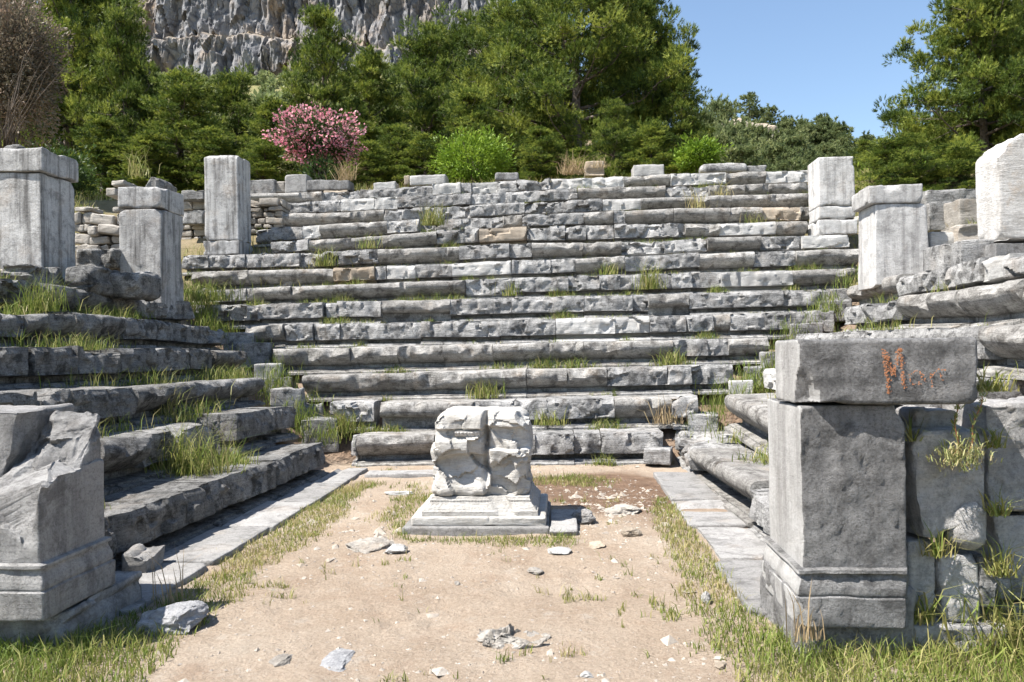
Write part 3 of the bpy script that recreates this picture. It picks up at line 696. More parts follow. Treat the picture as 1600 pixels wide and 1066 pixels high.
# ------------------------------------------------------------------ pillars
def pillar(name, label, fx0, fx1, ybase, ytop, Y, depth, capy=None, taper=0.0, capgrow=.03, seed=0, courses=None, topcut=None, cap_right=None, mat='pillar', bury=0.0):
    A = atY(fx0, ybase, Y); B = atY(fx1, ytop, Y); xm = (fx0 + fx1) / 2
    zb, zt = atY(xm, ybase, Y)[2] - bury, atY(xm, ytop, Y)[2]; Wd = B[0] - A[0]; cx = (A[0] + B[0]) / 2
    e = empty(name, (cx, Y, zb), label, 'pillar')
    zc = atY(xm, capy, Y)[2] if capy else zt
    def part(nm, L, D, z0, z1, x=0, y=0, **kw):
        V, F = block(L, D, z1 - z0, **{**dict(step=.05, r=.016, n_chip=11, chip=.075, amp=.007, seed=seed), **kw})
        if kw.get('n_chip') == -1: pass
        V[:, 1] += D / 2
        return V, F, (x, y, z0 - zb)
    if courses:
        zs = [zb] + [atY(xm, c, Y)[2] for c in courses] + [zt]
        for i in range(len(zs) - 1):
            g = .0 if i else .04
            V, F, l = part('shaft', Wd + g, depth + g, zs[i] + (.004 if i else 0), zs[i + 1], 0, -g / 2, seed=seed + i, r=.025 if i else .012)
            if i == len(zs) - 2 and topcut: V = topcut(V, Wd, depth, zs[i + 1] - zs[i])
            link('shaft' if i else 'base', make_mesh('shaft', V, F, M[mat], sharp=40), e, l)
    else:
        V, F, l = part('shaft', Wd, depth, zb, zc, 0, 0, taper=taper)
        link('shaft', make_mesh('shaft', V, F, M[mat], sharp=40), e, l)
        if capy:
            Wc = Wd * (1 - taper) + 2 * capgrow
            V, F, l = part('capital', Wc, depth * (1 - taper) + 2 * capgrow, zc + .004, zt, 0 if cap_right is None else cap_right, -capgrow + taper * depth * .4, seed=seed + 3)
            link('capital', make_mesh('capital', V, F, M[mat], sharp=40), e, l)
    return e
pillar('stone_pillar', 'square capped pillar nearest on the left, front sunlit and right side shaded', -40, 64, 412, 232, 9.9, .72, 270, .0, .035, 11, bury=.5)
pillar('stone_pillar', 'capped square pillar with vertical joint, standing on the left side rows', 187, 251, 452, 292, 11.8, .72, 327, 0, .012, 12, bury=.4)
def tc(V, Wd, D, H):
    for n, d in (((.6, -.2, 1), .05), ((-.6, -.2, 1), .06), ((0, -1, .9), .05)):
        n = np.array(n); n = n / np.linalg.norm(n); V = cut(V, np.array([np.sign(n[0]) * Wd / 2, 0, H]) - n * d, n, 3, .02)
    return V
pillar('stone_pillar', 'tall plain uncapped grey pillar on its base block at left rear', 320, 371, 398, 242, 16.3, .7, None, 0, 0, 13, courses=[376], topcut=tc)
pillar('stone_pillar', 'pillar of three stacked blocks at the right rear corner', 1281, 1335, 366, 245, 16.0, .7, None, 0, 0, 14, courses=[343, 322], topcut=None, mat='pillar_pale')
e_ = pillar('stone_pillar', 'pale tapering pillar with oblong cap on the right side rows', 1368, 1451, 418, 288, 12.0, .72, 318, .06, .02, 15, cap_right=-.08, bury=.3, mat='pillar_pale')
def big_top(V, Wd, D, H):
    V = cut(V, (-Wd / 2 + .02, 0, H - .28), (-1, -.1, 1.1), 5, .05); V = cut(V, (0, 0, H - .06), (.2, -.9, 1.0), 6, .06, 4)
    return cut(V, (-Wd * .2, .3, H), (-.25, .2, 1), 7, .05)
pillar('stone_pillar', 'large white broken pillar with tan weathered face at the right edge', 1562, 1668, 375, 207, 10.0, .55, None, 0, 0, 16, courses=[374], topcut=big_top, mat='stained')
A = atY(1556, 404, 9.85); B = atY(1720, 374, 9.85)
stone_block('wall_block', (A[0] + B[0]) / 2, 9.85, A[2] - .05, B[0] - A[0], .9, B[2] - A[2] + .03, M['dark'], 'dark squared base block under the large white broken pillar', 'stone block')

# ------------------------------------------------------------------ near piers
def moulded(L, D, H, prof, step=.022, seed=0):
    """block whose sides step out after prof(z) (metres), standing on z=0, front at y=0"""
    zs = np.unique(np.round(np.concatenate([stations(H, step * 1.4, .012)] + [[p[0] - .002, p[0] + .002] for p in prof if 0 < p[0] < H]), 4))
    xs = stations(L, step, .012) - L / 2; ys = stations(D, step, .012) - D / 2
    V, F = gbox(xs, ys, zs - H / 2); V = rounded(V, (L / 2, D / 2, H / 2), .012); V[:, 2] += H / 2
    pz = np.array([p[0] for p in prof]); pv = np.array([p[1] for p in prof])
    off = np.interp(V[:, 2], pz, pv)
    V[:, 0] += off * V[:, 0] / (L / 2); V[:, 1] += off * V[:, 1] / (D / 2)
    V[:, 1] += D / 2
    return V, F
BASE = [(0, .042), (.15, .042), (.155, .028), (.165, .034), (.20, .031), (.25, .014), (.265, .012), (.27, .028), (.29, .028), (.295, 0), (3, 0)]
# right pier
def right_pier():
    Yf = 4.02; A = atY(1256, 975, Yf); B = atY(1414, 640, Yf); zb = atY(1335, 978, Yf)[2]; zt = atY(1335, 634, Yf)[2]
    L = B[0] - A[0]; D = .62; cx = (A[0] + B[0]) / 2
    e = empty('anta_pier', (cx, Yf, zb - .2), 'big dark pitted square pier with moulded foot at right, under the graffiti block', 'pier')
    V, F = moulded(L, D, zt - zb, BASE, seed=3)
    V = V + vecnoise(V, 4, .008, 31, 3)
    rr = V[:, 1] < .1
    V[:, 1] += sstep(.1, 0, V[:, 1]) * (fbm(V * 14, 5, 4) * .008 + np.clip(fbm(V * 30, 6, 3), -1, 0) * .014)
    V = cut(V, (L / 2 - .015, 0, zt - zb - .1), (1, -.25, .35), 4, .03); V = cut(V, (L / 2 + .02, .05, .16), (1, -.5, -.1), 8, .05, 5)
    V = cut(V, (-L / 2, 0, zt - zb - .01), (-1, -.6, 1.2), 9, .015); V = cut(V, (-L / 2 - .03, .0, .03), (-.8, -.8, -.3), 9, .02)
    # a gouge in the face
    g = np.exp(-(((V[:, 0] - .05) * .9 + (V[:, 2] - .82) * .35) / .012) ** 2 - (((V[:, 2] - .82)) / .05) ** 2); V[:, 1] += g * .03 * sstep(.1, 0, V[:, 1])
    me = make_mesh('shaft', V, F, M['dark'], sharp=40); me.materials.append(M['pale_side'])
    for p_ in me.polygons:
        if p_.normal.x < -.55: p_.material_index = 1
    link('shaft', me, e, (0, 0, .2))
    V, F = block(L + .08, D + .1, .22 + zb, .035, .03, 8, .08, .015, 77, .015); V[:, 1] += D / 2
    link('plinth', make_mesh('plinth', V, F, M['dark'], sharp=40), e, (.0, .06, .2 - zb - .03))
    return zt
zt = right_pier()
def cap_block():
    Yf = 3.97; A = atY(1249, 632, Yf); B = atY(1528, 531, Yf); zb = zt + .004; zt2 = atY(1390, 529, Yf)[2]
    L, D, H = B[0] - A[0], .42, zt2 - zb; cx = (A[0] + B[0]) / 2
    e = empty('capping_block', (cx, Yf, zb), 'long dark oblong block with orange graffiti lying across the right pier', 'stone block')
    V, F = block(L, D, H, .018, .022, 6, .03, .006, 91); V[:, 1] += D / 2
    V[:, 1] += sstep(.1, 0, V[:, 1]) * (fbm(V * np.array([8, 8, 20]), 5, 4) * .007)
    V = cut(V, (-L / 2 + .13, 0, .02), (-.55, -.75, -.35), 4, .03)
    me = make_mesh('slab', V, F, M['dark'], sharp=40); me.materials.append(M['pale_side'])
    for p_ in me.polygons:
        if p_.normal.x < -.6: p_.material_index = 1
    link('slab', me, e)
    # orange scratched letters: M a r
    def uv(u, v): p = atY(1190 + u / 3.9, 510 + v / 3.9, Yf); return np.array([p[0] - cx, p[2] - zb])
    arc = lambda cu, cv, ru, rv, a0, a1: [(cu + ru * math.cos(t), cv + rv * math.sin(t)) for t in np.linspace(a0, a1, 12)]
    strokes = [([(745, 140), (775, 410)], 17), ([(760, 175), (800, 300), (838, 135)], 15), ([(845, 132), (868, 380)], 14),
               (arc(940, 315, 36, 42, -.6, 5.0), 9), ([(955, 268), (985, 300), (1000, 345)], 8), ([(1030, 305), (1038, 372)], 9), ([(1030, 305), (1070, 262), (1130, 270)], 9), ([(1085, 280), (1100, 335)], 8)]
    rng = np.random.RandomState(4); Vs = []; Fs = []
    for pts, wd in strokes:
        P = np.array([uv(*q) for q in pts])
        for a, b in zip(P[:-1], P[1:]):
            n = int(np.linalg.norm(b - a) * (1000 if wd > 12 else 300))
            for _ in range(n):
                if rng.rand() < .25: continue
                c = a + (b - a) * rng.rand() + rng.normal(0, wd / 3.9 * 4 / 1200 * .42, 2); s = rng.uniform(.0012, .0032)
                k = len(Vs) * 4; y = -.0035 + rng.uniform(-.004, .003)
                d = rng.uniform(.4, 1.4, 4) * s
                Vs.append([[c[0] - d[0], y, c[1] - d[1]], [c[0] + d[1], y - .001, c[1] - d[2]], [c[0] + d[2], y, c[1] + d[3]], [c[0] - d[3], y + .001, c[1] + d[0]]]); Fs.append([k, k + 1, k + 2, k + 3])
    link('graffiti', make_mesh('graffiti', np.array(Vs).reshape(-1, 3), np.array(Fs), M['paint'], smooth=False), e)
cap_block()
# stones of the wall right of the pier
WALL = [(1424, 668, 1544, 842, 4.12, .4, 'mid', 'tall rough block with clipped corners right of the big pier', 1),
        (1424, 636, 1500, 672, 4.3, .3, 'mid', 'recessed stone in shadow under the graffiti block', 0),
        (1482, 776, 1552, 864, 4.10, .3, 'mid', 'pinkish rounded stone in the wall gap right of the pier', 2),
        (1418, 842, 1466, 958, 4.16, .3, 'mid', 'narrow grey stone beside the foot of the big pier', 0),
        (1467, 864, 1532, 974, 4.13, .3, 'mid', 'squarish grey stone low in the wall right of the pier', 0),
        (1531, 864, 1563, 952, 4.12, .25, 'seat', 'small upright pale slab low in the right wall', 3),
        (1418, 974, 1578, 1030, 4.08, .4, 'mid', 'flat bottom slab in the grass right of the big pier', 4),
        (1541, 625, 1760, 798, 4.25, .5, 'mid', 'upper dark block of the wall at right picture edge', 0),
        (1556, 801, 1760, 938, 4.28, .5, 'mid', 'lower dark block of the wall at right picture edge', 0),
        (1556, 940, 1760, 1030, 4.32, .5, 'mid', 'bottom dark block of the wall at right picture edge', 0)]
for k, (x0, y0, x1, y1, Y, D, mt, lab, sp) in enumerate(WALL):
    A, B = atY(x0, y1, Y), atY(x1, y0, Y); L, H = B[0] - A[0] - .022, B[2] - A[2] - .016
    V, F = block(L, D, H, .018, .016 if sp != 2 else .08, 8, .04, .007, 300 + k, .010, .12); V[:, 1] += D / 2
    V[:, 1] += sstep(.1, 0, V[:, 1]) * fbm(V * 16, 5 + k, 4) * .008
    if sp == 1:
        V = cut(V, (-L / 2 + .06, 0, H), (-1, 0, .9), 3, .02); V = cut(V, (L / 2, 0, .16), (.6, -.1, -1), 4, .03); V = cut(V, (-L / 2 + .03, 0, H * .4), (-1, -.1, -.15), 4, .02); V = cut(V, (L / 2 - .02, 0, H - .03), (.8, -.2, .9), 5, .02)
    if sp == 2:
        V = cut(V, (-L / 2 + .05, 0, H - .05), (-1, 0, 1.1), 3, .02); V = cut(V, (L / 2 - .03, 0, H - .03), (1, 0, 1.0), 5, .02)
    if sp == 3: V = cut(V, (0, 0, H - .02), (.8, 0, 1), 3, .02)
    if sp == 4: V = cut(V, (L / 2 - .05, 0, H * .5), (1, 0, -1.0), 3, .03)
    tag(link('wall_block', make_mesh('wall_block', V, F, M[mt], sharp=40), None, ((A[0] + B[0]) / 2, Y, A[2])), lab, 'stone block')

# left pier, broken
def left_pier():
    Yf = 3.92; D = .58; A = atY(80, 968, Yf); xr = A[0] - .055; zb = A[2]
    L = .75; H = 1.02 - zb; cx = xr - L / 2
    e = empty('anta_pier', (cx, Yf, zb), 'broken grey pier with moulded foot and slanting fractured top at lower left', 'pier')
    V, F = moulded(L, D, H, BASE, .018)
    V = V + vecnoise(V, 4, .005, 61, 3)
    V[:, 1] += sstep(.1, 0, V[:, 1]) * (fbm(V * 14, 15, 4) * .008)
    f = (fbm(V * 16, 4, 4) * .012 + np.clip(facets(V, .15, .012, .10, 67), -.03, .03)) * sstep(.34, .42, V[:, 2])
    def fcut(V, p, n, w=1.0):
        n = np.array(n, float); n /= np.linalg.norm(n); s = (V - np.array(p)) @ n + f * w; return V - np.maximum(s, 0)[:, None] * n
    def notch(V, p, n1, n2):                                          # takes away what lies beyond both planes
        n1 = np.array(n1, float); n1 /= np.linalg.norm(n1); n2 = np.array(n2, float); n2 /= np.linalg.norm(n2)
        s1 = (V - np.array(p)) @ n1 + f; s2 = (V - np.array(p)) @ n2 + f * .4; k = (s1 > 0) & (s2 > 0)
        return V - (k * np.where(s1 < s2, s1, 0))[:, None] * n1 - (k * np.where(s1 < s2, 0, s2))[:, None] * n2
    V = notch(V, (L / 2 - .055, 0, .37), (.50, -.45, .74), (-1, -.42, .16))
    V = fcut(V, (L / 2 - .30, .1, .66), (-.35, -.45, 1.0), 1.0)
    V = fcut(V, (L / 2, D * .55, H - .08), (.30, -.1, 1), .6)          # dip of the right shoulder
    link('shaft', make_mesh('shaft', V, F, M['pier'], sharp=28), e)
    # the wedge still standing at the back
    Hw = .66; Lw = .44; Dw = .40
    V, F = gbox(stations(Lw, .018, .01) - Lw / 2, stations(Dw, .02, .01) - Dw / 2, stations(Hw, .018, .01))
    V = V + vecnoise(V, 5, .008, 17, 3)
    f = fbm(V * 14, 14, 4) * .014 + np.clip(facets(V, .15, .015, .12, 167), -.035, .035)
    V = fcut(V, (.05, -Dw / 2 + .06, Hw * .5), (.42, -1, .38), 1.0)
    V = fcut(V, (-.08, -Dw / 2 + .08, Hw * .5), (-.35, -1, .30), 1.0)
    V = fcut(V, (.0, -Dw / 2 + .11, Hw * .86), (.1, -.8, .75), 1.0)
    V = fcut(V, (.12, -Dw / 2 + .06, Hw * .3), (.2, -.9, .85), 1.0)
    V = fcut(V, (Lw / 2 - .05, 0, Hw * .72), (1, -.2, .44), .5)
    V = fcut(V, (-Lw / 2 + .05, -.1, Hw * .6), (-1, -.5, .42), .9)
    V = fcut(V, (.02, -Dw / 2 + .1, .30), (-.8, -1, .75), 1.0)
    link('broken_top', make_mesh('broken_top', V, F, M['pier'], sharp=28), e, (L / 2 - Lw / 2 - .012, D - Dw / 2 - .01, 1.295 - zb - Hw))
    stone_block('pier_plinth', cx - .36, Yf + .1, -.05, L + .86, D + .2, zb + .045, M['pier'], 'rough dark plinth block under the broken left pier', 'plinth', n_chip=8, chip=.09, amp=.015, fac=.02, step=.03)
    # the shard beside it
    zt = 1.285
    V, F = block(.9, .5, zt - zb, .028, .02, 5, .04, .008, 402, .010); V[:, 1] += .25
    V = cut(V, (.44, .0, zt - zb), (1, -.15, -.25), 5, .03)
    xs_ = atY(58, 645, 4.25)[0]
    tag(link('pier_fragment', make_mesh('pier_fragment', V, F, M['pier'], sharp=35), None, (xs_ - .56, 4.26, zb)), 'split off upright fragment beside the broken left pier', 'stone block')
left_pier()
P = atZ(212, 905, 0)
stone_block('loose_block', P[0], P[1], -.02, .2, .3, .21, M['slab'], 'small squarish stone between the broken pier and left bench', 'stone block', n_chip=10, chip=.09, rotz=.12, step=.022, fac=.012, fcell=.12, r=.025, amp=.010)

# ------------------------------------------------------------------ altar
def altar():
    Yb = 6.62; Z0 = 0; A = atZ(626, 836, 0); B = atZ(858, 834, 0)
    cx = (A[0] + B[0]) / 2; Wp = B[0] - A[0]; Yf = (A[1] + B[1]) / 2
    e = empty('altar', (cx, Yf, 0), 'broken white marble altar on a stepped base in the middle of the floor', 'altar')
    V, F = block(Wp, Wp * .92, .11, .03, .012, 8, .03, .005, 501); V[:, 1] += Wp * .46; link('plinth', make_mesh('plinth', V, F, M['slab'], sharp=40), e, (0, 0, -.055))
    V, F = block(Wp - .1, Wp * .92 - .1, .085, .02, .02, 8, .03, .005, 502); V[:, 1] += Wp * .46
    xg = np.exp(-((V[:, 0] - .1 - .02 * fbm(V * 6, 4, 2)) / .006) ** 2); V[:, 1] += xg * .02 * (V[:, 1] < .15)
    link('step', make_mesh('step', V, F, M['altar'], sharp=40), e, (.02, .02, .05))
    # carved foot moulding
    Wm, Dm, Hm = 1.02, .98, .155
    xs = stations(Wm, .0075, .01) - Wm / 2; ys = stations(Dm, .02, .01) - Dm / 2; zs = np.linspace(0, Hm, 26)
    V, F = gbox(xs, ys, zs)
    off = np.interp(V[:, 2], [0, .045, .05, .06, .10, .108, .115, .13, .135, Hm], [0, 0, -.012, -.015, -.05, -.052, -.06, -.06, -.068, -.075])
    mid = sstep(.05, .06, V[:, 2]) * sstep(.108, .10, V[:, 2])
    u = V[:, 0] * 2 * np.pi / .045
    carve = mid * (np.abs(np.sin(u / 2 + np.sin(V[:, 2] * 90) * .8)) ** .7 - .6) * .010 * (.35 + .65 * sstep(-.1, .3, fbm(V * 4, 88, 2)))
    bead = sstep(.113, .116, V[:, 2]) * sstep(.132, .129, V[:, 2]) * (np.abs(np.sin(u * 1.5)) - .5) * .007
    V[:, 0] += off * V[:, 0] / (Wm / 2); fy = V[:, 1] < -Dm / 2 + .001
    V[:, 1] += off * V[:, 1] / (Dm / 2); V[:, 1] -= fy * (carve + bead)
    V = V + vecnoise(V, 9, .004, 55, 3)
    for p, n, ds in (((.215, -Dm / 2, .055), (.25, -1, .9), .05),):
        s = np.maximum((V - np.array(p)) @ (np.array(n) / np.linalg.norm(n)) + ds, 0) * sstep(.1, .05, np.abs(V[:, 0] - p[0] + .6 * (V[:, 2] - .05))); V[:, 1] += s * 1.0
    V = cut(V, (-Wm / 2 + .06, -Dm / 2, Hm), (-1, -.6, 1), 4, .02)
    V[:, 1] += .5 * Dm
    link('carved_moulding', make_mesh('carved_moulding', V, F, M['altar'], sharp=35), e, (.035, .10, .132))
    # battered body
    Wb, Db, Hb = .86, .80, .755; st = .0125
    xs = stations(Wb, st, .01) - Wb / 2; ys = stations(Db, .02, .01) - Db / 2; zs = stations(Hb, st, .01)
    V, F = gbox(xs, ys, zs - Hb / 2); V = rounded(V, (Wb / 2, Db / 2, Hb / 2), .085); V[:, 2] += Hb / 2
    z = V[:, 2]; x = V[:, 0]; fr = sstep(-Db / 2 + .18, -Db / 2, V[:, 1])
    wob = fbm(V * 3.2, 71, 3); wob2 = fbm(V * 7, 75, 3)
    V[:, 0] *= np.interp(z, [0, .12, .3, .42, .6, .8], [1.02, .985, .97, 1.02, .965, .93])
    # front relief: hollows (+ = into the stone)
    d = np.zeros(len(V))
    xz = lambda cx, cz, rx, rz: ((x - cx) / rx) ** 2 + ((z - cz) / rz) ** 2
    left = sstep(.05, .02, x + .02 * wob)
    d += left * .085 * sstep(.40, .365, z + .22 * (x + .12) ** 2 * 4 + .02 * wob) * sstep(.02, .26, z)        # undercut below the left bulge
    d += left * .05 * sstep(.50, .56, z) * sstep(.61, .60, z)
    d -= left * .02 * np.exp(-xz(-.16, .47, .22, .08))
    right = 1 - left
    d += right * .055 * sstep(.42, .44, z + .03 * wob) * sstep(.63, .615, z + .02 * wob)
    d += right * .05 * sstep(.34, .30, z + .10 * np.abs(((x - .07) * 8) % 1 - .5) + .02 * wob)
    d += right * .07 * sstep(.64, .68, z) * sstep(.0, .12, .2 - np.abs(x - .12)) * .5
    d += .10 * np.exp(-((x - .045 + .025 * wob) / .024) ** 2) * sstep(.05, .3, z)                                # the split down the middle
    fc = facets(V, .19, .026, .22, 712)
    d += np.clip(fc, -.03, .06) * (.4 + .6 * sstep(.75, .3, z)) + wob2 * .009
    d += sstep(.70, .82, z + .05 * wob) * .05
    V[:, 1] += fr * d
    sidec = sstep(Wb / 2 - .16, Wb / 2 - .02, V[:, 0]); V[:, 0] -= sidec * (np.clip(facets(V, .22, .025, .15, 99), -.03, .06) + .03 * np.abs(fbm(V * np.array([4, 9, 1.5]), 44, 4)))
    sidel = sstep(-Wb / 2 + .1, -Wb / 2, V[:, 0]); V[:, 0] += sidel * (np.clip(facets(V, .25, .02, .14, 98), -.03, .05))
    V = cut(V, (-Wb / 2 + .05, -.3, Hb - .05), (-1, -.3, 1.3), 4, .03, 4); V = cut(V, (Wb / 2 - .03, -.3, Hb - .08), (1, -.4, 1), 5, .05, 4)
    V[:, 2] += sstep(.6, .8, z) * (fbm(V * 4, 4, 3) * .03)
    V = V + vecnoise(V, 12, .006, 56, 3)
    V[:, 1] += Db / 2
    link('body', make_mesh('body', V, F, M['altar'], sharp=32), e, (.04, .18, .278))
    # what is left of the carved band near the top
    Lc = .22; xs = stations(Lc, .005, 0) - Lc / 2; V, F = gbox(xs, [0, .03, .08], np.linspace(0, .05, 10))
    u = V[:, 0] * np.pi / .032; V[:, 1] -= (V[:, 1] < .01) * (np.abs(np.sin(u)) ** .6 * .014 * sstep(0, .01, V[:, 2]) * sstep(.046, .036, V[:, 2]) - .004) + .5 * (V[:, 2]) * (V[:, 1] < .01)
    V = V + vecnoise(V, 20, .003, 5, 2)
    link('carved_band', make_mesh('carved_band', V, F, M['altar'], sharp=35), e, (-.075, .205, .82))
altar()
P = atZ(880, 832, .03)
stone_block('paving_slab', P[0], P[1], -.03, .24, .9, .075, M['slab'], 'narrow grey paving slab on the right of the altar', 'paving slab', n_chip=4, chip=.04, step=.04)

# paving along both benches
def paving():
    n = 0
    for y0, y1 in [(4.55, 5.6), (5.62, 6.75), (6.77, 7.9), (7.92, 9.0), (9.02, 10.2)]:
        n += 1; ym = (y0 + y1) / 2; xi = -2.62 + .02 * math.sin(n * 5); xo = XL - .037 * (10.1 - ym) + .05
        stone_block('paving_slab', (xi + xo) / 2, y0, -.05, xi - xo, y1 - y0, .085 + .006 * math.sin(n * 7), M['slab'], f'grey paving slab along the left bench, {ORD[n]} from camera', 'paving slab', 'paving slabs along the left bench', rotz=0, n_chip=4, chip=.05, amp=.006, step=.05)
    n = 0
    for y0, y1 in [(4.6, 5.75), (5.78, 6.75), (6.8, 7.9), (7.93, 9.6)]:
        n += 1; xi = 1.10 + .02 * math.sin(n * 4); xo = XR + .02
        stone_block('paving_slab', (xi + xo) / 2, y0, -.05, xo - xi, y1 - y0, .085 + .008 * math.sin(n * 5), M['slab'], f'grey paving slab along the right bench, {ORD[n]} from camera', 'paving slab', 'paving slabs along the right bench', rotz=.01 * math.sin(n), n_chip=5, chip=.06, amp=.006, step=.05)
    A, B = atZ(568, 742, .03), atZ(690, 742, .03)
    stone_block('paving_slab', (A[0] + B[0]) / 2, A[1], -.05, B[0] - A[0], .3, .09, M['slab'], 'pale paving slab at the foot of the first back row', 'paving slab', n_chip=4, chip=.05)
paving()

# ------------------------------------------------------------------ rocks on the floor
ROCKS = [(248, 1000, 112, 66, 'boulder', 'white rough boulder beside the broken left pier', .42),
         (515, 1052, 62, 38, 'boulder', 'flat white stone low in the left foreground', .3),
         (430, 1046, 44, 28, 'rubble', 'brown rough stone in grass in the left foreground', .2),
         (617, 868, 42, 21, 'pale', 'white stone in front of the left corner of the altar', .2),
         (565, 866, 80, 30, 'rubble', 'lumpy brownish bedrock patch left of the altar', .5),
         (918, 1066, 24, 20, 'pale', 'small white stone at the bottom edge of the picture', .08),
         (872, 868, 44, 15, 'pale', 'flat pale stone in front of the right corner of altar', .2),
         (911, 818, 46, 26, 'seat', 'rough dark grey lump of rock right of the altar', .3),
         (975, 806, 60, 20, 'rubble', 'flat rubbly stone on the brown soil right of altar', .3),
         (835, 898, 30, 12, 'rubble', 'low pinkish stone right of centre on the sand', .14),
         (1137, 684, 26, 8, 'pale', 'small white stone lying on top of the right bench', .15),
         (713, 916, 12, 8, 'rubble', 'tiny brown pebble below the altar', .06),
         (935, 858, 34, 12, 'tan', 'tan flat stone in rubble right of the altar front', .18),
         (620, 774, 56, 8, 'pale', 'thin white slab fragment left of the altar', .2),
         (985, 840, 36, 18, 'tan', 'reddish brown rock in rubble near right paving', .16),
         (1105, 944, 16, 22, 'pale', 'white pebble at the edge of right paving', .08),
         (1128, 1050, 26, 10, 'tan', 'reddish stone in grass near the right bottom corner', .1)]
for k, (px, pyb, w, h, mt, lab, dep) in enumerate(ROCKS):
    z0 = .42 if 'right bench' in lab else 0
    P = atZ(px, pyb, z0); s = P[1] / FPX
    hh = (1.5 if 'boulder beside' in lab else 1) * max(.03, (h - dep * .8 * 1.6 * FPX / P[1] ** 2) * s); bed = 'bedrock' in lab or 'outcrop' in lab
    V, F = rock((w * s, dep, hh * (2.2 if bed else 1.45)), 700 + k, 29, 14, .07)
    V = V + vecnoise(V, 14, .006 if not bed else .016, k, 4)
    tag(link('rock', make_mesh('rock', V, F, M[mt], sharp=35), None, (P[0], P[1] + dep * .45, z0 + (0 if bed else hh * .32))), lab, 'rock')
# low outcrop of bedrock in the foreground
P = atZ(795, 1012, 0)
V, F = rock((.42, .3, .10), 812, 29, 14, .16); V[:, 2] += facets(V, .07, .014, .3, 3)
tag(link('bedrock_outcrop', make_mesh('bedrock_outcrop', V, F, M['rubble'], sharp=30), None, (P[0], P[1] + .1, .0)), 'low jagged outcrop of pinkish bedrock in the middle foreground', 'rock')

P = atY(1168, 214, 104)
V, F = rock((9, 5, 5), 955, 31, 14, .10)
tag(link('rock_outcrop', make_mesh('rock_outcrop', V, F, M['tan'], sharp=35), None, (P[0], P[1], P[2])), 'pinkish rocky outcrop among trees near the distant hilltop', 'rock')

# ------------------------------------------------------------------ gravel
def gravel():
    rng = np.random.RandomState(9)
    base = np.array([[1, 0, 0], [-1, 0, 0], [0, 1, 0], [0, -1, 0], [0, 0, 1], [0, 0, -1]], float)
    tri = np.array([[0, 2, 4], [2, 1, 4], [1, 3, 4], [3, 0, 4], [2, 0, 5], [1, 2, 5], [3, 1, 5], [0, 3, 5]])
    n = 17000
    x = rng.uniform(-2.6, 1.1, n); y = 2.8 + rng.rand(n) ** 1.3 * 7.6
    dens = .12 + .9 * sstep(.0, .5, fbm2(x * 1.3, y * 1.3, 77, 4)) + 1.2 * np.exp(-((x - .5) / .7) ** 2 - ((y - 7.6) / 1.0) ** 2) + .8 * np.exp(-((x + 1.6) / .5) ** 2 - ((y - 6.5) / 1.2) ** 2)
    k = rng.rand(n) < dens; x, y = x[k], y[k]; n = len(x)
    s = .003 + .016 * rng.rand(n) ** 6 + (rng.rand(n) < .015) * rng.rand(n) * .03
    s *= 1 + .8 * np.exp(-((x - .5) / .7) ** 2 - ((y - 7.6) / 1.0) ** 2)
    big = rng.rand(n) < .006 + .03 * np.exp(-((x - .5) / .7) ** 2 - ((y - 7.6) / 1.2) ** 2) + .02 * np.exp(-((x + 1.7) / .5) ** 2 - ((y - 6.6) / 1.2) ** 2); s = np.where(big, rng.uniform(.022, .06, n), s)
    V = base[None] * (1 + rng.uniform(-.35, .35, (n, 6, 3))) * s[:, None, None] * np.array([1.2, 1, .6]) + rng.uniform(-.3, .3, (n, 6, 3)) * s[:, None, None]
    a = rng.rand(n) * 6.28; c, sn = np.cos(a)[:, None], np.sin(a)[:, None]
    Vx = V[:, :, 0] * c - V[:, :, 1] * sn; Vy = V[:, :, 0] * sn + V[:, :, 1] * c
    V = np.stack([Vx + x[:, None], Vy + y[:, None], V[:, :, 2] + terrain_z(x, y)[:, None] - .05 * s[:, None]], -1)
    F = (tri[None] + (np.arange(n) * 6)[:, None, None]).reshape(-1, 3)
    tag(link('gravel', make_mesh('gravel', V.reshape(-1, 3), F, M['pebble'], smooth=False)), kind='stuff')
gravel()

# ------------------------------------------------------------------ grass
def blades(P, h, w, lean, tint, rng, droop=.5):
    n = len(P); a = rng.rand(n) * 2 * np.pi; d = np.stack([np.cos(a), np.sin(a), 0 * a], 1); b = rng.rand(n) * 2 * np.pi
    sd_ = np.stack([np.cos(b), np.sin(b), 0 * b], 1) * w[:, None]
    up = np.array([0, 0, 1.0])
    p1 = P + up * (h * .55)[:, None] + d * (lean * h * .28)[:, None]
    p2 = P + up * (h * (1 - droop * lean * .5))[:, None] + d * (lean * h * .95)[:, None]
    V = np.stack([P - sd_, P + sd_, p1 - sd_ * .75, p1 + sd_ * .75, p2], 1)
    o = (np.arange(n) * 5)[:, None]
    F4 = o + np.array([[0, 1, 3, 2]]); F3 = o + np.array([[2, 3, 4]])
    return V.reshape(-1, 3), F4, F3, np.repeat(tint, 5)
class Grass:
    def __init__(s): s.V = []; s.F4 = []; s.F3 = []; s.T = []; s.o = 0
    def add(s, P, h, w, lean, tint, rng, droop=.5):
        if len(P) == 0: return
        V, a, b, t = blades(np.asarray(P, float), h, w, lean, tint, rng, droop)
        s.V.append(V); s.F4.append(a + s.o); s.F3.append(b + s.o); s.T.append(t); s.o += len(V)
    def mesh(s, name, mat): return make_mesh(name, np.concatenate(s.V), [np.concatenate(s.F4), np.concatenate(s.F3)], mat, np.concatenate(s.T))
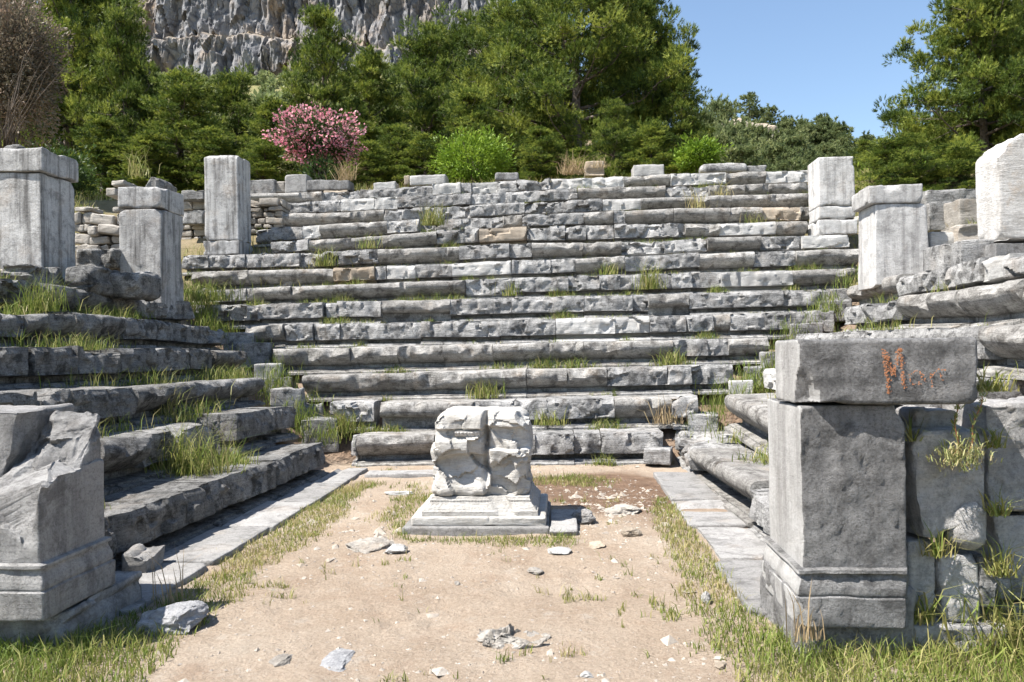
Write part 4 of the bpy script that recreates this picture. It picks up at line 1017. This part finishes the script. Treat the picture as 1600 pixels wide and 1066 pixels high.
def grass_stuff():
    rng = np.random.RandomState(21); G = Grass()
    # the floor: density map in plan
    n = 230000; x = rng.uniform(-4.2, 4.5, n); y = rng.uniform(2.6, 10.4, n)
    nz = fbm2(x * 2.2, y * 2.2, 5, 4); nf = fbm2(x * 9, y * 9, 6, 3)
    e = np.zeros(n)
    e = np.maximum(e, 1.1 * np.exp(-((x + 2.40) / .26) ** 2) * sstep(10, 8.5, y) * sstep(3.4, 4.2, y))            # left strip
    e = np.maximum(e, 1.25 * np.exp(-((x - .98) / .20) ** 2) * sstep(8.8, 7.4, y))                                 # right strip
    e = np.maximum(e, 1.0 * np.exp(-((y - 6.38 + .12 * x) / .22) ** 2) * sstep(-1.7, -1.3, x) * sstep(.3, -.1, x))   # before the altar
    e = np.maximum(e, .8 * np.exp(-((x + 1.6) / .35) ** 2 - ((y - 7.8) / 1.4) ** 2))
    e = np.maximum(e, .75 * np.exp(-((x - .15) / .7) ** 2 - ((y - 9.3) / .55) ** 2))
    e = np.maximum(e, 1.3 * sstep(.75, 1.15, x + .25 * (4.5 - y) * 0) * sstep(4.6, 4.1, y))                         # right foreground
    e = np.maximum(e, 1.2 * sstep(-1.75, -2.3, x + .3 * (y - 3.6)) * sstep(5.0, 4.4, y))                            # left foreground
    e = np.maximum(e, .62 * sstep(.30, .5, nf) * sstep(.0, .3, nz) * sstep(3, 3.3, y) * (np.abs(x + .7) < 1.7))                         # scattered patches
    inside = (x > XL - .037 * (10.1 - y)) & (x < XR) | (y < 4.3)
    slab = ((x > 1.12) & (x < 1.6) & (y > 4.6)) | ((x < -2.64) & (y > 4.6))
    alt = (np.abs(x + .74) < .62) & (y > 6.5) & (y < 7.8)
    k = inside & ~alt & (rng.rand(n) < sstep(.32, .85, e + nz * .45 + nf * .25) * .9) & (~slab | (rng.rand(n) < .02))
    x, y, e = x[k], y[k], e[k]; m = len(x)
    fg = sstep(4.5, 3.9, y) * (sstep(.7, 1.2, x) + sstep(-2.0, -2.6, x))
    h = (.025 + .04 * rng.rand(m)) * (1 + 1.6 * fg) + .05 * (rng.rand(m) < .08)
    tint = np.clip(.38 + .35 * fbm2(x * 2, y * 2, 9, 3) + rng.normal(0, .16, m) + .12 * (1 - fg) + .22 * (rng.rand(m) < .2), 0, 1)
    G.add(np.stack([x, y, terrain_z(x, y) - .004], 1), h, .0022 + .0018 * rng.rand(m), rng.uniform(.1, 1.1, m), tint, rng)
    # joints of the back rows
    for i in range(0, 14):
        Y = Y0 + ROWD * i
        xl = ROWS[min(i, 13)][1][0] - .5 if i else -2.9; xr = ROWS[min(i, 13)][1][-1] + .5
        n = int((xr - xl) * 520); x = rng.uniform(xl, xr, n); d = fbm2(x * 1.7, x * 0 + i * 7.3, 14, 4)
        k = rng.rand(n) < sstep(-.06, .55, d) * .95; x = x[k]; m = len(x); y = Y + .03 - np.abs(rng.normal(0, .07, m))
        z = np.array([back_top(i, q) for q in x]) - .01
        dd = sstep(.1, .6, fbm2(x * 1.7, x * 0 + i * 7.3, 14, 4))
        h = (.05 + .14 * rng.rand(m) ** 2) * (.6 + dd * .9)
        G.add(np.stack([x, y, z], 1), h, .003 + .003 * rng.rand(m), rng.uniform(.1, 1, m), np.clip(.45 + rng.normal(0, .22, m), 0, 1), rng)
    # treads of the side rows, overgrown
    for s, rows_, dens in (('L', 6, 1.0), ('R', 6, .5)):
        for i in range(1, rows_ + 1):
            n = int(8200 * dens); y = rng.uniform(4.7, 12.2 if i > 1 else 10.0, n); off = .12 + .56 * rng.rand(n) ** .7
            d = fbm2(y * 1.1, y * 0 + i * 3.1, 24 + (s == 'R') * 5, 4) + (off - .4) * .9
            k = rng.rand(n) < sstep(.05, .6, d + (.04 if s == 'L' and i > 1 else -.12)); y, off = y[k], off[k]; m = len(y)
            zz = np.array([side_top(s, i, q) for q in y]); x = zz[:, 1] + (-off if s == 'L' else off)
            h = .05 + .24 * rng.rand(m) ** 2.2
            G.add(np.stack([x, y, zz[:, 0] - .02], 1), h, .003 + .003 * rng.rand(m), rng.uniform(.1, 1, m), np.clip(.48 + rng.normal(0, .2, m), 0, 1), rng)
    # corner stairs
    for s, n0 in (('L', 6500), ('R', 6500)):
        t = rng.rand(n0) * 4.2; x = (XL - .25 - t if s == 'L' else XR + .25 + t * .95) + rng.normal(0, .24, n0); y = 10.7 + t * .93 + rng.normal(0, .16, n0)
        z = .42 + (t / .66) * .41 + .02
        d = fbm2(x * 2, y * 2, 31, 3); k = rng.rand(n0) < sstep(-.3, .3, d); m = k.sum()
        G.add(np.stack([x, y, z - .22 + .2 * rng.rand(n0)], 1)[k], .08 + .14 * rng.rand(m), .003 + .003 * rng.rand(m), rng.uniform(.1, .9, m), np.clip(.38 + rng.normal(0, .15, m), 0, 1), rng)
    # around pillars and the terrace behind
    n = 75000; x = rng.uniform(-14, 16, n); y = rng.uniform(9.5, 21.5, n)
    t = np.maximum(np.maximum(y - Y0, XL - x), x - XR); tz = terrain_z(x, y)
    k = ((t > 4.2) & (y < 18) | (y > 19.8)) & (rng.rand(n) < sstep(-.2, .4, fbm2(x * .9, y * .9, 41, 3) + .15)); m = k.sum()
    G.add(np.stack([x, y, tz], 1)[k], .10 + .28 * rng.rand(m) ** 2, .005 + .005 * rng.rand(m), rng.uniform(.1, .9, m), np.clip(.65 + rng.normal(0, .2, m), 0, 1), rng)
    n = 16000; x = rng.uniform(7, 16, n); y = rng.uniform(16.6, 21.5, n); k = rng.rand(n) < sstep(-.3, .3, fbm2(x, y, 43, 3)); m = k.sum()
    G.add(np.stack([x, y, terrain_z(x, y)], 1)[k], .08 + .28 * rng.rand(m) ** 2, .006 + .006 * rng.rand(m), rng.uniform(.1, .9, m), np.clip(.6 + rng.normal(0, .2, m), 0, 1), rng)
    tag(link('grass', G.mesh('grass', M['grass'])), kind='stuff')
grass_stuff()

def tuft(px, py, Y, hpx, n, label, spread=.12, lean=1.0, tint=.5, mat='grass', seed=0, wide=1.0, group=None, P=None, name='grass_tuft'):
    rng = np.random.RandomState(seed + int(px)); P = atY(px, py, Y) if P is None else P; h = hpx * P[1] / FPX
    G = Grass(); q = rng.normal(0, spread, (n, 3)); q[:, 2] = 0; q[:, 1] *= .6
    n_ = n; hh = h * (.25 + .95 * rng.rand(n) ** 1.6)
    G.add(q, hh, (.003 + .003 * rng.rand(n)) * wide, rng.uniform(.1, 1, n) * lean, np.clip(tint + rng.normal(0, .15, n), 0, 1), rng, .7)
    return tag(link(name, G.mesh(name, M[mat]), None, P), label, 'grass tuft', group)
TG = 'tall grass tufts on the seats'
tuft(250, 765, 7.6, 95, 520, 'big drooping grass tuft hanging over the left bench', .22, 1.3, .55, P=np.array([-3.72, 7.35, .42]), group=TG)
tuft(218, 672, 8.9, 75, 130, 'yellow spiky grass tuft before the third left side row', .10, 1.1, .7, P=np.array([-4.55, 8.5, .85]), group=TG)
tuft(292, 665, 9.2, 60, 70, 'thin tall grass tuft further along the third left side row', .08, .8, .7, P=np.array([-4.5, 9.6, .85]), group=TG)
tuft(60, 505, 7.6, 70, 260, 'green grass tuft in front of the sixth left side row', .13, .9, .45, P=np.array([-6.05, 8.6, 2.12]), group=TG)
for px, py, Y, hp, n, lab in [(508, 416, 15.7, 42, 130, 'bright yellow green tuft on the eighth back row'), (677, 352, 17.0, 40, 220, 'dense tuft halfway along the eleventh back row'),
        (575, 388, 16.3, 30, 90, 'tuft left of middle on the ninth back row'), (800, 462, 14.4, 28, 60, 'narrow upright tuft at the middle of the seventh back row'), (950, 430, 15.1, 26, 120, 'low tuft right of middle on the eighth back row'),
        (1015, 452, 14.4, 50, 150, 'tall pale tuft right of middle on the seventh back row'), (1090, 336, 17.6, 50, 90, 'straw tuft on the right part of the twelfth back row'), (1130, 316, 18.2, 40, 70, 'thin straw tuft near right end of the upper rows'),
        (532, 675, 11.05, 40, 260, 'bushy green tuft at left end of the second back row'), (758, 622, 11.75, 35, 160, 'dark leafy tuft above the altar on the second row'), (1042, 662, 11.1, 52, 60, 'tall bent dry tuft at right end of second row'),
        (1048, 572, 12.4, 34, 120, 'green tuft at right part of the third back row'), (860, 664, 11.1, 30, 120, 'green tuft right behind the altar on first row'), (1180, 356, 16.9, 30, 90, 'yellow tuft near right end of the tenth back row'),
        (940, 262, 20.3, 24, 60, 'reddish dry grass clump on the terrace before the pines')]:
    tuft(px, py, Y, hp, n, lab, .12, .9, .55 if 'dry' not in lab and 'straw' not in lab else .85, 'grass' if 'dry' not in lab else 'straw', group=TG, wide=1.4)
tuft(218, 275, 12.9, 60, 45, 'tall seeding grass growing on the rubble wall at left', .14, 1.0, .7, wide=1.5)
tuft(893, 272, 20.4, 42, 170, 'tan dry grass clump on top terrace left of the tan stone', .15, 1.5, .9, 'straw', wide=1.6)
tuft(540, 282, 20.2, 44, 110, 'dry yellow grass clump at the foot of the oleander', .14, 1.4, .8, 'straw', wide=1.6)
tuft(330, 470, 13.6, 40, 260, 'green tuft at the top of left corner stairs', .22, .9, .45, wide=1.4)
tuft(1262, 1000, 3.9, 95, 26, 'dry seeding stalks in front of the right pier foot', .05, .4, .95, 'straw')
tuft(255, 850, 4.9, 100, 16, 'dry oat stalks by the left paving', .06, .6, .95, 'straw', P=np.array([-2.5, 4.75, 0]))
for px, py, hp, n, lab, sx in [(1464, 870, 60, 55, 'grass tuft hanging in the wall joint by the pinkish stone', .035), (1432, 972, 80, 80, 'grass tuft between pier foot and wall stones', .05), (1558, 806, 52, 45, 'grass tuft in the joint right of the pinkish stone', .03),
        (1556, 700, 45, 40, 'grass tuft in the upper joint at right', .025), (1424, 690, 55, 26, 'grass wisps in the gap beside the big pier', .02), (1585, 1010, 120, 420, 'thick yellow green grass at lower right edge', .16), (1540, 612, 45, 120, 'grass tuft behind right end of the graffiti block', .06),
        (1566, 900, 70, 80, 'grass tuft beside the small upright pale slab', .04)]:
    tuft(px, py, 4.10, hp, n, lab, sx, 1.5, .6)
def weed():
    P = atY(1500, 715, 4.02); e = empty('weed_plant', P, 'leafy weed with two upright red stems on the tall wall block', 'plant')
    rng = np.random.RandomState(8); parts = []; L = []
    for bx, tx, hh in ((-.02, -.015, .30), (.04, .10, .29)):
        pts = [np.array([bx + (tx - bx) * t + .01 * math.sin(9 * t), -.02 * t, .02 + hh * t]) for t in np.linspace(0, 1, 9)]
        parts.append(tube(pts, np.linspace(.005, .002, 9), 5))
        for p in pts[2:]: L += [p + rng.normal(0, .006, 3) for _ in range(14)]
    V, F = join(parts); link('stem', make_mesh('stem', V, F, M['stem'], np.full(len(V), .4)), e)
    G = Grass(); n = len(L); G.add(np.array(L), rng.uniform(.02, .05, n), np.full(n, .003), rng.uniform(.8, 1.6, n), rng.uniform(0, .7, n), rng)
    q = rng.normal(0, 1, (420, 3)) * np.array([.06, .03, .035]); q[:, 1] -= .02; G.add(q, rng.uniform(.03, .06, 420), np.full(420, .003), rng.uniform(.5, 1.6, 420), rng.uniform(.3, 1, 420), rng)
    link('leaves', G.mesh('leaves', M['weed']), e)
weed()

# ------------------------------------------------------------------ trees and shrubs
def needle_clump(n, rng, ln=.19, w=.013):
    """a bough end: shoots in a flattened dome, each a brush of needles"""
    m = max(6, n // 18); q = rng.normal(0, 1, (m, 3)); q[:, 2] = np.abs(q[:, 2]) * 1.0 - .35; q /= np.linalg.norm(q, axis=1)[:, None]
    q *= (rng.rand(m) ** .4)[:, None] * np.array([1, 1, .7])
    ax = q * np.array([1, 1, .8]) + np.array([0, 0, .55]) + rng.normal(0, .25, (m, 3)); ax /= np.linalg.norm(ax, axis=1)[:, None]
    k = np.repeat(np.arange(m), 18); n = len(k)
    p = q[k] + ax[k] * (rng.rand(n) * .30)[:, None]
    d = ax[k] * .9 + rng.normal(0, .42, (n, 3)); d /= np.linalg.norm(d, axis=1)[:, None]
    s = np.cross(d, rng.normal(0, 1, (n, 3))); s /= np.linalg.norm(s, axis=1)[:, None] + 1e-9
    return p, d, s, rng.uniform(.6, 1.15, n) * ln, np.full(n, w), np.repeat(rng.normal(0, .16, m), 18)
def pine_geom(H, R, seed, base=.15, n_limb=30, cs=.62, per=420, power=.75, flat=.25, ln=.2, w=.014, cl_per_m=2.2, lean=(0, 0)):
    rng = np.random.RandomState(seed); wood = []; C = []
    tp = [np.array([.25 * math.sin(t * 3 + seed) * t + lean[0] * t * H, .2 * math.sin(t * 4 + seed * 2) * t + lean[1] * t * H, t * H * .97]) for t in np.linspace(0, 1, 12)]
    tp = np.array(tp); wood.append(tube(tp, np.linspace(.028 * H, .004 * H, 12), 8))
    az = rng.rand() * 6
    for k in range(n_limb):
        t = base + (1 - base) * ((k + rng.rand() * .8) / n_limb) ** .9; az += 2.4 + rng.normal(0, .4)
        o = np.array([np.interp(t, np.linspace(0, 1, 12), tp[:, j]) for j in range(3)])
        prof = (1 - t) ** power * (.55 + .45 * sstep(base - .1, base + .25, t)) + .10
        ln_ = R * prof * rng.uniform(.72, 1.12); el = .05 + 1.0 * t ** 2 + rng.normal(0, .12)
        d = np.array([math.cos(az) * math.cos(el), math.sin(az) * math.cos(el), math.sin(el)])
        pts = np.array([o + d * ln_ * s + np.array([0, 0, 1]) * flat * ln_ * (s ** 2 - .35 * s) + rng.normal(0, .03 * ln_, 3) * s for s in np.linspace(0, 1, 6)])
        wood.append(tube(pts, np.linspace(.010 * H * (1 - .5 * t), .004, 6), 5))
        m = max(3, int(ln_ * cl_per_m * 1.6)); lat = np.cross(d, [0, 0, 1]); lat /= np.linalg.norm(lat) + 1e-9
        for _ in range(m):
            s = rng.uniform(.28, 1.05); q = np.array([np.interp(min(s, 1), np.linspace(0, 1, 6), pts[:, j]) for j in range(3)])
            off = lat * rng.normal(0, .22 * ln_ * (1.15 - .6 * s)) + np.array([0, 0, 1]) * rng.normal(.08, .10) * ln_ * .6 + d * rng.normal(0, .1)
            c = q + off; C.append((c, cs * rng.uniform(.6, 1.25)))
            if rng.rand() < .8: wood.append(tube(np.array([q, (q + c) / 2 + [0, 0, -.05], c]), [.022, .015, .006], 3))
    for _ in range(3): C.append((tp[-1] + rng.normal(0, .2, 3), cs * .7))
    V = []; T = []
    protos = [needle_clump(per, rng, ln, w) for _ in range(5)]
    for c, s in C:
        p, d, sd2, l, ww, tj = protos[rng.randint(5)]
        a = rng.rand() * 6.28; R2 = np.array([[math.cos(a), -math.sin(a), 0], [math.sin(a), math.cos(a), 0], [0, 0, 1]])
        p = (p @ R2.T) * s + c; d = d @ R2.T; sd_ = sd2 @ R2.T
        V.append(np.stack([p - sd_ * ww[:, None], p + sd_ * ww[:, None], p + d * l[:, None]], 1).reshape(-1, 3))
        T.append(np.repeat(np.clip(.5 + rng.normal(0, .22) + tj + rng.normal(0, .08, len(p)), 0, 1), 3))
    V = np.concatenate(V); F = np.arange(len(V)).reshape(-1, 3)
    return (V, F, np.concatenate(T)), join(wood)
PROTO = {}
def pine_mesh(key, mat='pine', **kw):
    (V, F, T), (wv, wf) = pine_geom(**kw)
    PROTO[key] = (make_mesh('crown', V, F, M[mat], T, smooth=False), make_mesh('trunk', wv, wf, M['bark']), kw['H'], kw['R'])
pine_mesh('big', H=13.5, R=6.4, seed=4, base=.10, n_limb=46, cs=.72, per=760, power=.62, cl_per_m=2.0)
pine_mesh('wide', H=10, R=4.2, seed=11, base=.06, n_limb=36, cs=.70, per=760, power=.45, cl_per_m=2.1)
pine_mesh('slim', H=10, R=3.0, seed=23, base=.05, n_limb=34, cs=.66, per=700, power=.48, cl_per_m=2.4)
pine_mesh('right', H=10, R=5.8, seed=37, base=.06, n_limb=46, cs=.64, per=720, power=.58, cl_per_m=2.2, lean=(.06, 0))
pine_mesh('far', mat='pine_far', H=8, R=3.0, seed=51, base=.2, n_limb=18, cs=.75, per=130, power=.5, ln=.42, w=.05, cl_per_m=1.8)
pine_mesh('far2', mat='pine_far', H=6, R=3.2, seed=57, base=.12, n_limb=16, cs=.8, per=130, power=.45, ln=.42, w=.05, cl_per_m=1.8)
def tree(key, px, Y, ytop, label, group='pines behind the ruin', rot=0, wx=1.0, name='pine_tree', zbase=None):
    P = atY(px, 300, Y); zb = float(terrain_z(np.array([P[0]]), np.array([Y]))[0]) - .1 if zbase is None else zbase
    zt = atY(px, ytop, Y)[2]; cr, tr, H, R = PROTO[key]; s = (zt - zb) / H
    e = empty(name, (P[0], Y, zb), label, 'tree', group, (0, 0, rot), (s * wx, s * wx, s))
    link('trunk', tr, e); link('crown', cr, e)
    return e
tree('big', 905, 28, -70, 'largest pine, centre right, bright green tiered crown rising above the picture', rot=.3, wx=.95)
tree('wide', 1010, 30, -20, 'dark pine right of the largest pine, its ragged edge against the sky', rot=2.0, wx=.72)
tree('slim', 1065, 27, 130, 'low dark pine at the right foot of the largest pine', rot=1.0)
tree('wide', 790, 31, 50, 'bright pine just left of the largest pine', rot=4.1, wx=.9)
tree('wide', 662, 36, 76, 'pale green pine with pointed top between oleander and largest pine', rot=.7, wx=.9)
tree('slim', 735, 25.5, 150, 'low pine behind the bright green bush', rot=2.7, wx=1.3)
tree('slim', 505, 25.5, 24, 'dark slender pine directly behind the oleander', rot=1.9, wx=.75)
tree('slim', 580, 29, 92, 'dark pine right of the slender one behind the oleander', rot=5.0)
tree('wide', 370, 30, 132, 'bright green bushy pine left of the oleander', rot=3.0, wx=.9)
tree('wide', 195, 25.5, 40, 'dense dark pine behind the left middle pillar', rot=2.2, wx=.62)
tree('wide', 110, 27, -25, 'tall dark pine behind the near left pillar', rot=5.6, wx=.9)
tree('wide', 20, 30, -40, 'tall pine at the left edge behind the grey shrub', rot=1.1, wx=.9)
tree('slim', 285, 24.5, 120, 'low dark pine in shade left of tall rear pillar', rot=.5, wx=1.3)
tree('slim', 160, 23.5, 190, 'short dark pine filling the gap between left pillars', rot=3.5, wx=1.5)
tree('slim', 430, 27, 165, 'short pine in shade left below the oleander', rot=4.4, wx=1.3)
tree('slim', 620, 24.5, 200, 'short dark pine right of the oleander', rot=1.4, wx=1.5)
tree('wide', 960, 24.5, 175, 'low spreading pine in front of the largest pine', rot=.2, wx=.9)
tree('wide', 855, 33, 15, 'pine showing through left of the trunk of the largest pine', rot=2.9, wx=.9)
tree('big', 985, 35, 10, 'broad pine standing right behind the largest pine', rot=4.0, wx=.8)
tree('wide', 715, 43, 62, 'pale distant pine between two nearer pines left of centre', rot=.9)
tree('slim', 845, 24, 205, 'short pine in shade under the largest pine, left of its trunk', rot=2.2, wx=1.7)
tree('slim', 1020, 23.8, 200, 'short pine in shade under the right half of the largest pine', rot=5.1, wx=1.7)
tree('slim', 330, 23.6, 205, 'short dark pine just right of the tall rear pillar', rot=.9, wx=1.7)
tree('slim', 665, 23.8, 215, 'short pine left of the bright green bush', rot=3.9, wx=1.7)
tree('slim', 235, 23.2, 215, 'short dark pine just left of the tall rear pillar', rot=4.9, wx=1.8)
tree('slim', 415, 23.6, 222, 'short dark pine under the left side of the oleander', rot=.2, wx=1.8)
tree('slim', 575, 23.6, 225, 'short dark pine under the right side of the oleander', rot=1.2, wx=1.8)
tree('slim', 910, 23.4, 235, 'lowest pine bough mass behind the tan stone', rot=2.6, wx=2.0)
tree('right', 1545, 24, -6, 'spreading pine at the right edge with leaning trunk', rot=3.3, wx=.86, zbase=6.0)
tree('wide', 1398, 19.2, 226, 'low bushy pine behind the right middle pillar, touching the stones', rot=1.0, wx=1.7, zbase=4.6)
tree('wide', 1492, 19.4, 236, 'low pine boughs over the long wall block at right rear', rot=3.6, wx=1.9, zbase=4.6)
tree('right', 1590, 26, 15, 'second spreading pine at the right edge behind the leaning one', rot=.9, wx=.8, zbase=6.0)
tree('wide', 1660, 26, 30, 'pine cut by the right picture edge', rot=2.0, wx=.8)
tree('slim', 1352, 25, 222, 'small young pine behind the right corner pillar', rot=2.0, wx=1.2)
tree('wide', 1440, 27, 205, 'low pine between the right pillars', rot=5.2, wx=1.5)
hill = [(1170, 152, 'far', 118), (1205, 172, 'far', 116), (1125, 168, 'far2', 105), (1105, 188, 'far2', 96), (1228, 196, 'far2', 112), (1262, 200, 'far2', 118), (1300, 222, 'far', 128), (1150, 205, 'far2', 88), (1190, 212, 'far2', 90), (1240, 222, 'far2', 92), (1120, 222, 'far2', 80), (1275, 235, 'far2', 96), (1085, 205, 'far2', 84), (1215, 238, 'far2', 76), (1160, 238, 'far2', 70), (1320, 248, 'far2', 110)]
hl = ['pine crowning the top of the distant right hill', 'second pine on the distant hilltop, right of the crowning one', 'rounded pine left of the distant hilltop', 'dark pine low on the left flank of distant hill', 'round pine below the hilltop on its right', 'wide round pine on the right shoulder of distant hill', 'lone small pine at right end of distant hill', 'pale scrubby pine below the distant hilltop rocks', 'leafy pine in the middle of the distant hillside', 'pine on the right middle of the distant hillside', 'pine above the dry grass at left foot of distant hill', 'bushy pine near the right foot of distant hill', 'dark tree touching the big pine at hill edge', 'lowest pine at the right centre of distant hill', 'lowest pine at the left centre of distant hill', 'tiny pine behind the right corner pillar top']
for k, (px, yt, key, Y) in enumerate(hill):
    P = atY(px, yt, Y); zb = float(terrain_z(np.array([P[0]]), np.array([Y]))[0]); Hh = PROTO[key][2]
    s = np.clip((P[2] - zb) / Hh, .35, 1.15); zb2 = P[2] - s * Hh
    e = empty('pine_tree', (P[0], Y, min(zb2, zb) if abs(zb2 - zb) < 1 else zb), hl[k], 'tree', 'pines on the distant hill', (0, 0, k * 1.3), (s * 1.1, s * 1.1, max(.35, (P[2] - min(zb, zb2 + 99)) / Hh) if P[2] - zb > 2 else .4))
    link('trunk', PROTO[key][1], e); link('crown', PROTO[key][0], e)

def hill_wood():
    rng = np.random.RandomState(93); (V0, F0, T0), _ = pine_geom(H=6, R=3.0, seed=58, base=.08, n_limb=12, cs=.85, per=72, power=.45, ln=.5, w=.07, cl_per_m=1.6)
    Vs, Ts = [], []
    for _ in range(150):
        a = rng.rand() * 6.28; r = rng.rand() ** .5; x = 33 + 27 * r * math.cos(a); y = 112 + 34 * r * math.sin(a)
        if rng.rand() < .25: x = rng.uniform(44, 70); y = rng.uniform(110, 150)
        z = float(terrain_z(np.array([x]), np.array([y]))[0]); s_ = rng.uniform(.5, .95); b = rng.rand() * 6.28; c, q = math.cos(b), math.sin(b)
        Vs.append(np.stack([V0[:, 0] * c - V0[:, 1] * q, V0[:, 0] * q + V0[:, 1] * c, V0[:, 2]], 1) * s_ + [x, y, z - .5]); Ts.append(np.clip(T0 + rng.normal(0, .12), 0, 1))
    V = np.concatenate(Vs); tag(link('hill_wood', make_mesh('hill_wood', V, np.arange(len(V)).reshape(-1, 3), M['pine_far'], np.concatenate(Ts), smooth=False)), kind='stuff')
hill_wood()

def leaf_cloud(n, rx, ry, rz, size, seed, lumps=.35, asp=.35, shell=.5, up=.3):
    rng = np.random.RandomState(seed); p = rng.normal(0, 1, (n, 3)); p /= np.linalg.norm(p, axis=1)[:, None]
    r = 1 + lumps * fbm(p * 2.6, seed, 3); rr = r * (shell + (1 - shell) * rng.rand(n)) ** .8
    c = p * rr[:, None] * np.array([rx, ry, rz])
    d = p + rng.normal(0, .7, (n, 3)) + [0, 0, up]; d /= np.linalg.norm(d, axis=1)[:, None]
    s = np.cross(d, rng.normal(0, 1, (n, 3))); s /= np.linalg.norm(s, axis=1)[:, None] + 1e-9
    l = size * rng.uniform(.6, 1.2, n)[:, None]
    V = np.stack([c, c + d * l * .5 + s * l * asp * .5, c + d * l, c + d * l * .5 - s * l * asp * .5], 1).reshape(-1, 3)
    F = np.arange(4 * n).reshape(-1, 4); T = np.repeat(np.clip(.5 + .4 * fbm(c * 1.6, seed + 2, 3) + rng.normal(0, .17, n), 0, 1), 4)
    return V, F, T
def stems(h, spread, n, seed, r=.03):
    rng = np.random.RandomState(seed); parts = []
    for k in range(n):
        a = rng.rand() * 6.28; d = np.array([math.cos(a), math.sin(a), 0]) * rng.uniform(.2, 1) * spread
        pts = np.array([d * t ** 1.3 + [0, 0, h * t] + rng.normal(0, .04, 3) * t for t in np.linspace(0, 1, 7)]); parts.append(tube(pts, np.linspace(r, r * .3, 7), 5))
    return join(parts)
def shrub(name, px, Y, y0, y1, wpx, n, size, mat, label, cat='shrub', seed=0, stemn=6, lumps=.35, asp=.35, group=None, shell=.45, zlift=0):
    zt, zb = atY(px, y0, Y)[2], atY(px, y1, Y)[2]; gx = atY(px, y1, Y)[0]; g = float(terrain_z(np.array([gx]), np.array([Y]))[0])
    rx = wpx * Y / FPX / 2; rz = (zt - zb) / 2; e = empty(name, (gx, Y, g), label, cat, group)
    V, F, T = leaf_cloud(n, rx, rx * .8, rz, size, seed, lumps, asp, shell); V[:, 2] += (zt + zb) / 2 - g
    link('foliage', make_mesh('foliage', V, F, M[mat], T, smooth=False), e)
    wv, wf = stems((zt + zb) / 2 - g + rz * .5, rx * .7, stemn, seed + 3); link('stem', make_mesh('stem', wv, wf, M['bark']), e)
    return e, (rx, rz, (zt + zb) / 2 - g)
shrub('leafy_bush', 740, 21.4, 216, 292, 122, 9000, .12, 'bush', 'bright yellow green leafy bush on the terrace in the middle', seed=3, lumps=.8)
e, (rx, rz, zc) = shrub('oleander_bush', 494, 21.8, 176, 254, 126, 7000, .17, 'oleander', 'oleander bush covered in pink flowers behind the top row', seed=5, asp=.22, shell=.3, lumps=.8)
V, F, T = leaf_cloud(3600, rx * 1.03, rx * .84, rz * 1.03, .085, 5, .8, .9, .75); V[:, 2] += zc
link('flowers', make_mesh('flowers', V, F, M['petal'], T, smooth=False), e)
shrub('oleander_shoots', 505, 21.2, 246, 300, 60, 900, .2, 'oleander', 'dark leafy shoots at the foot of the oleander', seed=15, asp=.18)
e, (rx, rz, zc) = shrub('dry_shrub', 22, 19, -10, 215, 140, 38000, .11, 'olive', 'grey brown half dry shrub at the upper left corner', seed=7, stemn=14, lumps=.6, shell=.1)
wv, wf = stems(2.2, 2.2, 40, 9, .018)
tag(link('dead_branches', make_mesh('dead_branches', wv, wf, M['bark']), None, tuple(atY(8, 255, 17.0)), (0.9, .3, 0)), 'tangle of dead grey twigs behind the near left pillar', 'branches')
for k, (px, Y, y0, y1, w, lab) in enumerate([(95, 21.5, 235, 330, 110, 'dark shrub in shade behind the near left pillar'), (1092, 23.0, 222, 270, 70, 'light green shrub at right foot of the pines'), (1395, 23, 262, 330, 110, 'green shrub behind the right middle pillar')]):
    shrub('dark_shrub', px, Y, y0, y1, w, 3600, .15, 'oleander' if k < 1 else 'bush', lab, seed=40 + k, group='shrubs below the pines', lumps=1.2)
def scrub():
    rng = np.random.RandomState(77); Vs, Fs, Ts, o = [], [], [], 0
    pr = [leaf_cloud(260, 1, 1, .7, .5, 100 + k, .4, .6, .3) for k in range(4)]
    pts = []
    for _ in range(900):
        x = rng.uniform(-230, 45); y = rng.uniform(62, 285); pts.append((x, y, float(terrain_z(np.array([x]), np.array([y]))[0]), rng.uniform(1.0, 2.6)))
    for _ in range(160):
        x = rng.uniform(-140, 20); z = 104 + rng.uniform(-22, 14) - .06 * (x + 60); pts.append((x, 296 + (z - 104) * 1.2, z + 1, rng.uniform(.8, 2)))
    for x, y, z, s in pts:
        V, F, T = pr[rng.randint(4)]; Vs.append(V * s + [x, y, z + .4 * s]); Fs.append(F + o); Ts.append(T); o += len(V)
    tag(link('hillside_scrub', make_mesh('hillside_scrub', np.concatenate(Vs), np.concatenate(Fs), M['pine_far'], np.concatenate(Ts), smooth=False)), kind='stuff')
scrub()
print('SCENE BUILT', len(S.objects))
